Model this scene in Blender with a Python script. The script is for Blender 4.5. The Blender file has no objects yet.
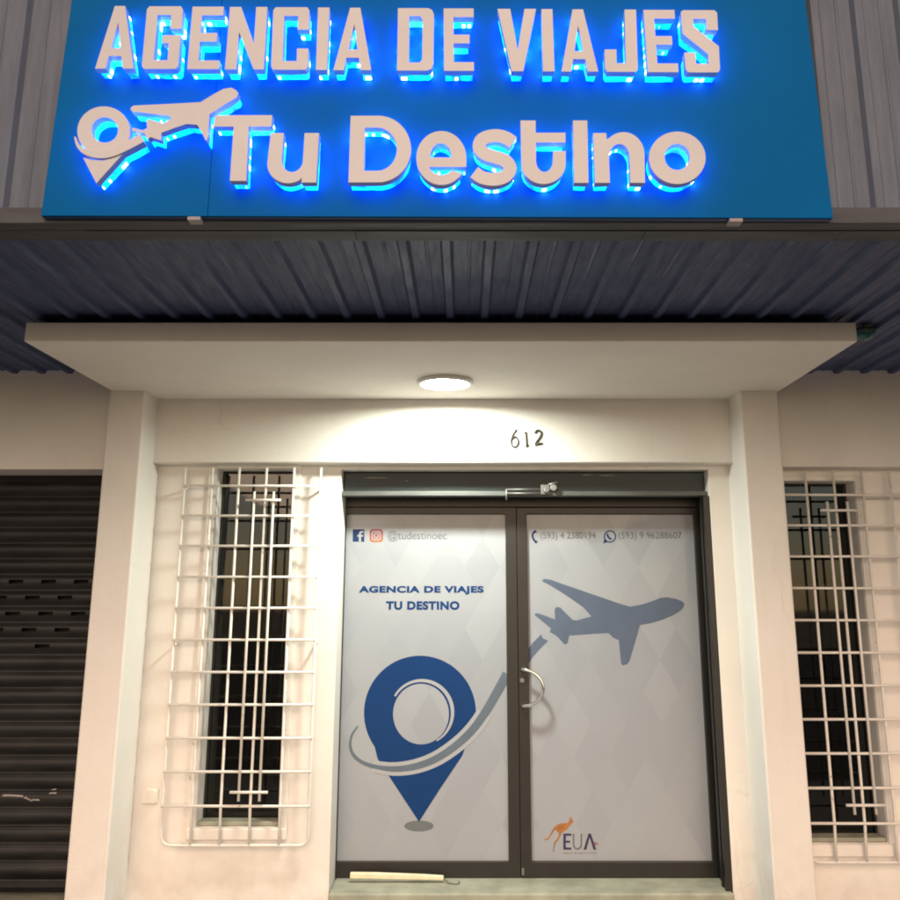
import bpy, bmesh, math, random
from mathutils import Vector, Matrix
from mathutils.geometry import tessellate_polygon
random.seed(7)
S = bpy.context.scene
COL = S.collection
R = math.radians

# ------------------------------------------------------------------ camera
cd = bpy.data.cameras.new('camera'); cam = bpy.data.objects.new('camera', cd); COL.objects.link(cam)
cam.location = (0, -5.3, 1.66); cam.rotation_euler = (R(90 + 12.807), 0, 0)
cd.sensor_width = 36; cd.lens = 36; cd.shift_x = -15/900; cd.shift_y = -64/900
cd.clip_start = 0.05; cd.clip_end = 500
S.camera = cam

# ------------------------------------------------------------------ light
SUN_EL = 27
w = bpy.data.worlds.new('World'); S.world = w; w.use_nodes = True
nt = w.node_tree; nt.nodes.clear()
sky = nt.nodes.new('ShaderNodeTexSky'); sky.sky_type = 'NISHITA'; sky.sun_disc = False
sky.sun_elevation = R(SUN_EL); sky.sun_rotation = R(180)
bg = nt.nodes.new('ShaderNodeBackground'); bg.inputs[1].default_value = 0.11
wo = nt.nodes.new('ShaderNodeOutputWorld')
nt.links.new(sky.outputs[0], bg.inputs[0]); nt.links.new(bg.outputs[0], wo.inputs[0])
ld = bpy.data.lights.new('street_light_glow', 'SUN'); ld.energy = 2.2; ld.angle = R(50); ld.color = (1.0, 0.61, 0.36)
lo = bpy.data.objects.new('street_light_glow', ld); COL.objects.link(lo)
lo.location = (0, -20, 12); lo.rotation_euler = (R(90 - SUN_EL), 0, 0)

S.view_settings.view_transform = 'Standard'; S.view_settings.look = 'None'
S.view_settings.exposure = 0; S.view_settings.gamma = 1; S.view_settings.use_curve_mapping = False
S.cycles.use_denoising = True; S.cycles.filter_width = 1.9
S.cycles.max_bounces = 8; S.cycles.sample_clamp_indirect = 6

LAMP_RADIANCE = 455
LED_RADIANCE = 9.0

# ------------------------------------------------------------------ materials
def new_mat(name):
    m = bpy.data.materials.new(name); m.use_nodes = True
    n = m.node_tree; b = n.nodes['Principled BSDF']
    return m, n, b
def N(n, t, **kw):
    x = n.nodes.new(t)
    for k, v in kw.items(): setattr(x, k, v)
    return x
def pos_map(n, scale):
    g = N(n, 'ShaderNodeNewGeometry'); mp = N(n, 'ShaderNodeMapping')
    mp.inputs['Scale'].default_value = scale
    n.links.new(g.outputs['Position'], mp.inputs['Vector']); return mp.outputs[0]
def noise(n, vec, scale, detail=4, rough=.55):
    x = N(n, 'ShaderNodeTexNoise'); x.inputs['Scale'].default_value = scale
    x.inputs['Detail'].default_value = detail; x.inputs['Roughness'].default_value = rough
    n.links.new(vec, x.inputs['Vector']); return x.outputs['Fac']
def ramp(n, fac, stops):
    r = N(n, 'ShaderNodeValToRGB'); e = r.color_ramp.elements
    while len(e) < len(stops): e.new(.5)
    for i, (p, c) in enumerate(stops): e[i].position = p; e[i].color = (*c, 1)
    n.links.new(fac, r.inputs[0]); return r.outputs[0]
def bump(n, b, h, strength, dist):
    x = N(n, 'ShaderNodeBump'); x.inputs['Strength'].default_value = strength; x.inputs['Distance'].default_value = dist
    n.links.new(h, x.inputs['Height']); n.links.new(x.outputs[0], b.inputs['Normal'])
def mix(n, fac, a, c):
    x = N(n, 'ShaderNodeMix', data_type='RGBA')
    (n.links.new(fac, x.inputs[0]) if not isinstance(fac, float) else setattr(x.inputs[0], 'default_value', fac))
    for s, v in ((6, a), (7, c)):
        if isinstance(v, tuple): x.inputs[s].default_value = (*v, 1)
        else: n.links.new(v, x.inputs[s])
    return x.outputs[2]
def simple(name, col, rough=.5, metal=0., var=.12, nscale=9., bstr=.0, spec=.5, stretch=(1, 1, 1)):
    m, n, b = new_mat(name)
    v = pos_map(n, stretch)
    f = noise(n, v, nscale, 5)
    lo_ = tuple(max(0, c*(1-var)) for c in col); hi = tuple(min(1, c*(1+var)) for c in col)
    n.links.new(ramp(n, f, [(.3, lo_), (.7, hi)]), b.inputs['Base Color'])
    b.inputs['Roughness'].default_value = rough; b.inputs['Metallic'].default_value = metal
    b.inputs['Specular IOR Level'].default_value = spec
    if bstr: bump(n, b, noise(n, v, nscale*4, 4), bstr, .004)
    return m
def plaster(name, col):
    m, n, b = new_mat(name)
    v = pos_map(n, (1, 1, 1))
    def mul(a, k):
        x = N(n, 'ShaderNodeMath', operation='MULTIPLY'); n.links.new(a, x.inputs[0])
        n.links.new(k, x.inputs[1]) if not isinstance(k, float) else setattr(x.inputs[1], 'default_value', k)
        return x.outputs[0]
    big = noise(n, v, 1.3, 6, .6)
    c = ramp(n, big, [(.32, tuple(k*.90 for k in col)), (.68, col)])
    st = ramp(n, noise(n, pos_map(n, (9, 9, .7)), 2.2, 5), [(.58, (0, 0, 0)), (.85, (1, 1, 1))])     # rain streaks
    c = mix(n, mul(st, .16), c, (col[0]*.6, col[1]*.55, col[2]*.5))
    sp = ramp(n, noise(n, v, 60, 2), [(.70, (0, 0, 0)), (.78, (1, 1, 1))])                          # specks of dirt
    c = mix(n, mul(sp, .22), c, (.33, .28, .23))
    nv = N(n, 'ShaderNodeMix', data_type='VECTOR'); nv.inputs[0].default_value = .08                # hairline cracks
    nc = N(n, 'ShaderNodeTexNoise'); nc.inputs['Scale'].default_value = 5; n.links.new(v, nc.inputs['Vector'])
    n.links.new(v, nv.inputs[4]); n.links.new(nc.outputs['Color'], nv.inputs[5])
    vo = N(n, 'ShaderNodeTexVoronoi', feature='DISTANCE_TO_EDGE'); vo.inputs['Scale'].default_value = 1.25
    n.links.new(nv.outputs[1], vo.inputs['Vector'])
    cr = ramp(n, vo.outputs['Distance'], [(.0, (1, 1, 1)), (.0045, (0, 0, 0))])
    ms = ramp(n, noise(n, v, 1.1, 3), [(.52, (0, 0, 0)), (.62, (1, 1, 1))])
    crk = mul(mul(cr, ms), .14)
    c = mix(n, crk, c, (.25, .21, .17))
    sx = N(n, 'ShaderNodeSeparateXYZ'); n.links.new(v, sx.inputs[0])                                # splash dirt near the ground
    mr = N(n, 'ShaderNodeMapRange'); mr.inputs[1].default_value = .55; mr.inputs[2].default_value = -.05
    n.links.new(sx.outputs[2], mr.inputs[0])
    dn = ramp(n, noise(n, v, 6, 6, .65), [(.35, (0, 0, 0)), (.7, (1, 1, 1))])
    c = mix(n, mul(mul(dn, mr.outputs[0]), .45), c, (.40, .33, .25))
    n.links.new(c, b.inputs['Base Color']); b.inputs['Roughness'].default_value = .72
    b.inputs['Specular IOR Level'].default_value = .25
    a = N(n, 'ShaderNodeMath', operation='MULTIPLY_ADD')
    n.links.new(noise(n, v, 90, 3), a.inputs[0]); a.inputs[1].default_value = .22; n.links.new(noise(n, v, 4.5, 4), a.inputs[2])
    a2 = N(n, 'ShaderNodeMath', operation='MULTIPLY_ADD'); n.links.new(crk, a2.inputs[0]); a2.inputs[1].default_value = -.5; n.links.new(a.outputs[0], a2.inputs[2])
    bump(n, b, a2.outputs[0], .22, .014)
    return m
def bar_paint(name, col):
    m, n, b = new_mat(name)
    v = pos_map(n, (1, 1, 1))
    c = ramp(n, noise(n, v, 22, 5), [(.3, tuple(k*.88 for k in col)), (.7, col)])
    ru = ramp(n, noise(n, v, 34, 4, .6), [(.66, (0, 0, 0)), (.70, (1, 1, 1))])
    k = N(n, 'ShaderNodeMath', operation='MULTIPLY'); n.links.new(ru, k.inputs[0]); k.inputs[1].default_value = .6
    n.links.new(mix(n, k.outputs[0], c, (.26, .15, .08)), b.inputs['Base Color'])
    b.inputs['Roughness'].default_value = .5
    bump(n, b, noise(n, v, 120, 3), .25, .002)
    return m
def emit(name, col, strength):
    m, n, b = new_mat(name)
    b.inputs['Base Color'].default_value = (*[min(.8, c) for c in col], 1)
    b.inputs['Emission Color'].default_value = (*col, 1); b.inputs['Emission Strength'].default_value = strength
    return m
def led_mat(name, strength):              # acrylic strip lit from inside by a row of small LEDs
    m, n, b = new_mat(name)
    g = N(n, 'ShaderNodeNewGeometry'); sx = N(n, 'ShaderNodeSeparateXYZ'); n.links.new(g.outputs['Position'], sx.inputs[0])
    def mm(op, a, c=0., d=0.):
        x = N(n, 'ShaderNodeMath', operation=op)
        for i, v in enumerate((a, c, d)):
            if isinstance(v, (int, float)): x.inputs[i].default_value = v
            else: n.links.new(v, x.inputs[i])
        return x.outputs[0]
    cb = N(n, 'ShaderNodeCombineXYZ'); n.links.new(sx.outputs[0], cb.inputs[0]); n.links.new(sx.outputs[2], cb.inputs[1])
    vo = N(n, 'ShaderNodeTexVoronoi', voronoi_dimensions='2D', feature='F1'); vo.inputs['Scale'].default_value = 36
    n.links.new(cb.outputs[0], vo.inputs['Vector'])
    sc = N(n, 'ShaderNodeSeparateColor'); n.links.new(vo.outputs['Color'], sc.inputs[0])
    size = mm('MULTIPLY_ADD', sc.outputs[1], .26, .16)
    d = mm('SUBTRACT', size, vo.outputs['Distance'])
    yc = mm('ABSOLUTE', mm('SUBTRACT', sx.outputs[1], -2.5035)); yb_ = mm('SUBTRACT', .0115, yc)
    on = mm('GREATER_THAN', sc.outputs[0], .36)
    def clampf(a, k):
        x = N(n, 'ShaderNodeMath', operation='MULTIPLY', use_clamp=True); n.links.new(a, x.inputs[0]); x.inputs[1].default_value = k
        return x.outputs[0]
    dot = mm('MULTIPLY', mm('MULTIPLY', clampf(d, 7.), clampf(yb_, 160.)), on)
    nz = noise(n, pos_map(n, (1, 1, 1)), 16, 3)
    col = ramp(n, nz, [(.36, (.0, .05, 1.)), (.66, (.0, .27, 1.))])
    st = mm('MULTIPLY_ADD', nz, strength*1.6, strength*.2)
    n.links.new(mix(n, dot, col, (.75, .95, 1.)), b.inputs['Emission Color'])
    n.links.new(mm('MULTIPLY_ADD', dot, 7., st), b.inputs['Emission Strength'])
    b.inputs['Base Color'].default_value = (.1, .3, .8, 1); return m
def metal_sheet(name, col, stretch, rough=.42):
    m, n, b = new_mat(name)
    v = pos_map(n, stretch)
    f = noise(n, v, 3.5, 7, .62)
    c = ramp(n, f, [(.25, tuple(x*.84 for x in col)), (.55, col), (.8, tuple(x*1.2 for x in col))])
    v2 = pos_map(n, (1, 1, 1))
    d = ramp(n, noise(n, v2, 1.7, 6, .6), [(.45, (0, 0, 0)), (.8, (1, 1, 1))])
    k = N(n, 'ShaderNodeMath', operation='MULTIPLY'); n.links.new(d, k.inputs[0]); k.inputs[1].default_value = .4
    n.links.new(mix(n, k.outputs[0], c, (col[0]*1.5, col[1]*1.4, col[2]*1.25)), b.inputs['Base Color'])
    n.links.new(ramp(n, f, [(.3, (rough+.15,)*3), (.7, (rough-.1,)*3)]), b.inputs['Roughness']); b.inputs['Specular IOR Level'].default_value = .22
    bump(n, b, noise(n, v2, 3.5, 3), .15, .01)
    return m

M = {}
M['white_wall'] = plaster('white_wall_paint', (.80, .77, .725))
M['white_bar'] = bar_paint('white_bar_paint', (.78, .755, .70))
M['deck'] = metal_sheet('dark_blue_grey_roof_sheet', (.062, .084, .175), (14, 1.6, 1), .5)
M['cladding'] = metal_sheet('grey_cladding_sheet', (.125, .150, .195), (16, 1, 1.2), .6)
M['trim'] = metal_sheet('grey_trim_sheet', (.075, .080, .092), (.8, 6, 6), .55)
M['sign_blue'] = simple('blue_sign_vinyl', (.001, .118, .33), .6, var=.07, nscale=2.2, spec=.05)
M['sign_edge'] = simple('dark_blue_sign_edge', (.008, .04, .14), .5)
M['letter_white'] = simple('white_acrylic_letter', (.56, .56, .585), .4, var=.05, nscale=4)
M['led_blue'] = led_mat('blue_lit_acrylic', LED_RADIANCE)
M['lamp'] = emit('lit_lamp_diffuser', (.97, 1.0, .87), LAMP_RADIANCE)
M['lamp_rim'] = simple('white_lamp_rim', (.8, .8, .76), .4, var=.02)
M['frame_dark'] = simple('dark_bronze_aluminium', (.014, .013, .0115), .42, .1, var=.15, nscale=14, stretch=(1, 1, .3))
M['box_dark'] = simple('dark_green_grey_steel', (.020, .033, .036), .5, .0, var=.2, nscale=5, stretch=(.6, 2, 2))
M['rail'] = simple('grey_painted_steel', (.085, .09, .085), .5, .0, var=.3, nscale=7, stretch=(.5, 2, 2))
M['steel'] = simple('dull_steel', (.17, .17, .16), .48, .6, var=.2, nscale=18)
M['chrome'] = simple('brushed_chrome', (.78, .76, .72), .16, 1.0, var=.05)
M['shutter'] = simple('dark_shutter_steel', (.015, .0155, .016), .45, .0, var=.5, nscale=4, stretch=(.8, 1, 3), bstr=.2, spec=.3)
M['slot'] = simple('black_gap', (.008, .008, .008), .8)
M['step'] = simple('greenish_cement_step', (.29, .30, .235), .75, var=.22, nscale=8, bstr=.25)
M['pavement'] = simple('grey_concrete_pavement', (.33, .305, .27), .85, var=.18, nscale=3, bstr=.3)
M['asphalt'] = simple('asphalt', (.055, .054, .052), .9, var=.25, nscale=14, bstr=.4)
M['clip'] = simple('worn_grey_clip', (.32, .30, .29), .6)
M['black'] = simple('black_number_paint', (.02, .022, .02), .45)
M['stick'] = simple('ivory_painted_stick', (.75, .68, .48), .5, var=.12, nscale=20)
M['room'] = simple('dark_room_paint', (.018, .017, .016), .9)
M['pane_reflection'] = simple('brown_pane_reflection', (.17, .14, .11), .6, var=.3, nscale=6, stretch=(.4, 1, 4))  # brown of the street reflected in the panes, put into a colour
M['teal'] = simple('teal_glossy_plastic', (.01, .10, .115), .15, var=.1)
M['cover_white'] = simple('white_plastic_cover', (.78, .75, .70), .4, var=.03)
M['navy'] = simple('navy_print', (.004, .036, .135), .5, var=.05, spec=.15)
M['slate'] = simple('slate_blue_print', (.098, .125, .182), .5, var=.05, spec=.1)
M['swoosh'] = simple('grey_blue_print', (.11, .14, .175), .5, var=.06, spec=.1)
M['grey_print'] = simple('pale_grey_print', (.135, .15, .158), .5, var=.06, spec=.1)
M['white_print'] = simple('white_print', (.335, .35, .375), .5, var=.03, spec=.1)
M['fb_blue'] = simple('social_blue_print', (.02, .04, .11), .5, spec=.1)
M['orange'] = simple('orange_print', (.32, .12, .03), .42, var=.25, nscale=40)
M['pinkish'] = simple('faded_pink_print', (.28, .17, .15), .42)
M['eua_purple'] = simple('dark_purple_print', (.022, .014, .06), .42)
M['eua_grey'] = simple('mid_grey_print', (.12, .115, .125), .42)
M['red_print'] = simple('red_print', (.26, .09, .09), .42)

def film_mat():
    m, n, b = new_mat('pale_grey_window_film')
    g = N(n, 'ShaderNodeNewGeometry'); sx = N(n, 'ShaderNodeSeparateXYZ'); n.links.new(g.outputs['Position'], sx.inputs[0])
    def mm(op, a, c=None):
        x = N(n, 'ShaderNodeMath', operation=op)
        for i, v in enumerate((a, c)):
            if v is None: continue
            if isinstance(v, (int, float)): x.inputs[i].default_value = v
            else: n.links.new(v, x.inputs[i])
        return x.outputs[0]
    a = mm('MULTIPLY', sx.outputs[0], 1/.21); c = mm('MULTIPLY', sx.outputs[2], 1/.36)
    p = mm('FLOOR', mm('ADD', a, c)); q = mm('FLOOR', mm('SUBTRACT', a, c))
    cb = N(n, 'ShaderNodeCombineXYZ'); n.links.new(p, cb.inputs[0]); n.links.new(q, cb.inputs[1])
    wn = N(n, 'ShaderNodeTexWhiteNoise', noise_dimensions='2D'); n.links.new(cb.outputs[0], wn.inputs[0])
    nz = noise(n, pos_map(n, (1, 1, 1)), 5, 4)
    f = mm('ADD', mm('MULTIPLY', wn.outputs[0], .75), mm('MULTIPLY', nz, .35))
    n.links.new(ramp(n, f, [(.0, (.278, .298, .332)), (1., (.326, .345, .376))]), b.inputs['Base Color'])
    sm = noise(n, pos_map(n, (1, 1, .45)), 3.5, 6, .65)
    n.links.new(ramp(n, sm, [(.35, (.48,)*3), (.7, (.62,)*3)]), b.inputs['Roughness']); b.inputs['Specular IOR Level'].default_value = .10
    b.inputs['Coat Weight'].default_value = .35; b.inputs['Coat Roughness'].default_value = .04
    bump(n, b, noise(n, pos_map(n, (1, 1, 1)), 4, 2), .05, .01)
    return m
M['film'] = film_mat()
def glass_mat():
    m, n, b = new_mat('dark_window_glass')
    n.nodes.remove(b); out = n.nodes['Material Output']
    t = N(n, 'ShaderNodeBsdfTransparent'); t.inputs[0].default_value = (.5, .53, .53, 1)
    gl = N(n, 'ShaderNodeBsdfGlossy'); gl.inputs['Roughness'].default_value = .03
    fr = N(n, 'ShaderNodeFresnel'); fr.inputs[0].default_value = 1.5
    mx = N(n, 'ShaderNodeMixShader')
    n.links.new(fr.outputs[0], mx.inputs[0]); n.links.new(t.outputs[0], mx.inputs[1]); n.links.new(gl.outputs[0], mx.inputs[2])
    n.links.new(mx.outputs[0], out.inputs[0]); return m
M['glass'] = glass_mat()
def social_mat():
    m, n, b = new_mat('pink_orange_print')
    g = N(n, 'ShaderNodeNewGeometry'); sx = N(n, 'ShaderNodeSeparateXYZ'); n.links.new(g.outputs['Position'], sx.inputs[0])
    mr = N(n, 'ShaderNodeMapRange'); mr.inputs[1].default_value = 1.955; mr.inputs[2].default_value = 2.04
    n.links.new(sx.outputs[2], mr.inputs[0])
    n.links.new(ramp(n, mr.outputs[0], [(0, (.34, .13, .05)), (.5, (.30, .05, .06)), (1, (.20, .05, .10))]), b.inputs['Base Color'])
    b.inputs['Roughness'].default_value = .42; return m
M['social_pink'] = social_mat()

# ------------------------------------------------------------------ mesh helpers
def origin_of(p):
    while p.parent: p = p.parent
    return p.location.copy()
class MB:
    def __init__(s): s.v = []; s.f = []; s.sm = []
    def add(s, vs, fs, smooth=False):
        o = len(s.v); s.v += [tuple(v) for v in vs]; s.f += [tuple(i+o for i in f) for f in fs]; s.sm += [smooth]*len(fs); return s
    def box(s, x0, x1, y0, y1, z0, z1):
        vs = [(x, y, z) for x in (x0, x1) for y in (y0, y1) for z in (z0, z1)]
        return s.add(vs, [(0, 1, 3, 2), (4, 6, 7, 5), (0, 4, 5, 1), (2, 3, 7, 6), (0, 2, 6, 4), (1, 5, 7, 3)])
    def tube(s, pts, r, n=10, cap=True, closed=False):
        pts = [Vector(p) for p in pts]; m = len(pts)
        t0 = (pts[1]-pts[0]).normalized()
        up = Vector((0, 0, 1)) if abs(t0.z) < .9 else Vector((0, 1, 0))
        a = t0.cross(up).normalized(); vs = []
        for i, p in enumerate(pts):
            t = (pts[min(m-1, i+1)]-pts[max(0, i-1)]).normalized()
            a = (a - t*a.dot(t)).normalized(); b = t.cross(a)
            rr = r[i] if hasattr(r, '__len__') else r
            for k in range(n):
                an = 2*math.pi*k/n; vs.append(p + a*math.cos(an)*rr + b*math.sin(an)*rr)
        fs = [(i*n+k, i*n+(k+1) % n, (i+1)*n+(k+1) % n, (i+1)*n+k) for i in range(m-1) for k in range(n)]
        s.add(vs, fs, True)
        if cap: s.add(vs[:n], [tuple(range(n))]); s.add(vs[-n:], [tuple(range(n))])
        return s
    def lathe(s, cx, cy, prof, n=40):        # prof: (radius, z)
        vs = [(cx+r*math.cos(2*math.pi*k/n), cy+r*math.sin(2*math.pi*k/n), z) for r, z in prof for k in range(n)]
        fs = [(i*n+k, i*n+(k+1) % n, (i+1)*n+(k+1) % n, (i+1)*n+k) for i in range(len(prof)-1) for k in range(n)]
        return s.add(vs, fs, True)
    def flat(s, loops, yf, yb=None):         # outline(s) in x,z; first loop the outside, others holes
        L = [[Vector((x, z, 0)) for x, z in l] for l in loops]
        tri = tessellate_polygon(L); al = [p for l in L for p in l]
        s.add([(p.x, yf, p.y) for p in al], [tuple(t) for t in tri])
        if yb is not None:
            for l in loops:
                m = len(l)
                s.add([(x, yf, z) for x, z in l]+[(x, yb, z) for x, z in l], [(i, (i+1) % m, m+(i+1) % m, m+i) for i in range(m)])
        return s
    def panel(s, x0, x1, z0, z1, y0, y1, holes):    # wall with rectangular openings
        xs = sorted({x0, x1, *[min(max(h[k], x0), x1) for h in holes for k in (0, 1)]})
        zs = sorted({z0, z1, *[min(max(h[k], z0), z1) for h in holes for k in (2, 3)]})
        solid = {}
        for i in range(len(xs)-1):
            for j in range(len(zs)-1):
                cx, cz = (xs[i]+xs[i+1])/2, (zs[j]+zs[j+1])/2
                solid[i, j] = not any(h[0] < cx < h[1] and h[2] < cz < h[3] for h in holes)
        for (i, j), so in solid.items():
            if not so: continue
            a, b, c, d = xs[i], xs[i+1], zs[j], zs[j+1]
            s.add([(a, y0, c), (b, y0, c), (b, y0, d), (a, y0, d)], [(0, 1, 2, 3)])
            s.add([(a, y1, c), (b, y1, c), (b, y1, d), (a, y1, d)], [(3, 2, 1, 0)])
            for di, dj, e in ((-1, 0, (a, a, c, d)), (1, 0, (b, b, c, d)), (0, -1, (a, b, c, c)), (0, 1, (a, b, d, d))):
                if not solid.get((i+di, j+dj), False):
                    p, q, r, t = e
                    s.add([(p, y0, r), (q, y0, t), (q, y1, t), (p, y1, r)], [(0, 1, 2, 3)])
        return s
    def make(s, name, m, parent=None, bevel=0., seg=2, kind=None, normals=True):
        o_ = origin_of(parent) if parent else Vector((0, 0, 0))
        me = bpy.data.meshes.new(name); bm = bmesh.new()
        vv = [bm.verts.new(Vector(v)-o_) for v in s.v]
        for f, sm in zip(s.f, s.sm):
            try: fc = bm.faces.new([vv[i] for i in f]); fc.smooth = sm
            except ValueError: pass
        bmesh.ops.remove_doubles(bm, verts=bm.verts, dist=1e-5)
        if normals: bmesh.ops.recalc_face_normals(bm, faces=bm.faces)
        bm.to_mesh(me); bm.free(); me.materials.append(m)
        o = bpy.data.objects.new(name, me); COL.objects.link(o)
        if parent: o.parent = parent
        if bevel:
            b = o.modifiers.new('edge', 'BEVEL'); b.width = bevel; b.segments = seg; b.limit_method = 'ANGLE'; b.angle_limit = R(40)
            b.harden_normals = False
        return o
def tag(o, label=None, cat=None, group=None, kind=None):
    for k, v in (('label', label), ('category', cat), ('group', group), ('kind', kind)):
        if v: o[k] = v
    return o
def thing(name, loc, label, cat, group=None):
    o = bpy.data.objects.new(name, None); COL.objects.link(o); o.location = loc; o.empty_display_size = .1
    return tag(o, label, cat, group)
def text_mb(body, box, y, bold=0.):
    x0, z0, x1, z1 = box
    c = bpy.data.curves.new('t', 'FONT'); c.body = body; c.offset = bold; c.space_character = 1.1 if bold else 1.0; c.fill_mode = 'FRONT'
    o = bpy.data.objects.new('t', c); COL.objects.link(o)
    bpy.context.view_layer.update()
    dg = bpy.context.evaluated_depsgraph_get(); me = bpy.data.meshes.new_from_object(o.evaluated_get(dg))
    xs = [v.co.x for v in me.vertices]; ys = [v.co.y for v in me.vertices]
    ax, bx, ay, by = min(xs), max(xs), min(ys), max(ys)
    mb = MB()
    mb.add([(x0+(v.co.x-ax)/(bx-ax)*(x1-x0), y, z0+(v.co.y-ay)/(by-ay)*(z1-z0)) for v in me.vertices], [tuple(p.vertices) for p in me.polygons])
    bpy.data.objects.remove(o); bpy.data.curves.remove(c); bpy.data.meshes.remove(me)
    return mb

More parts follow.
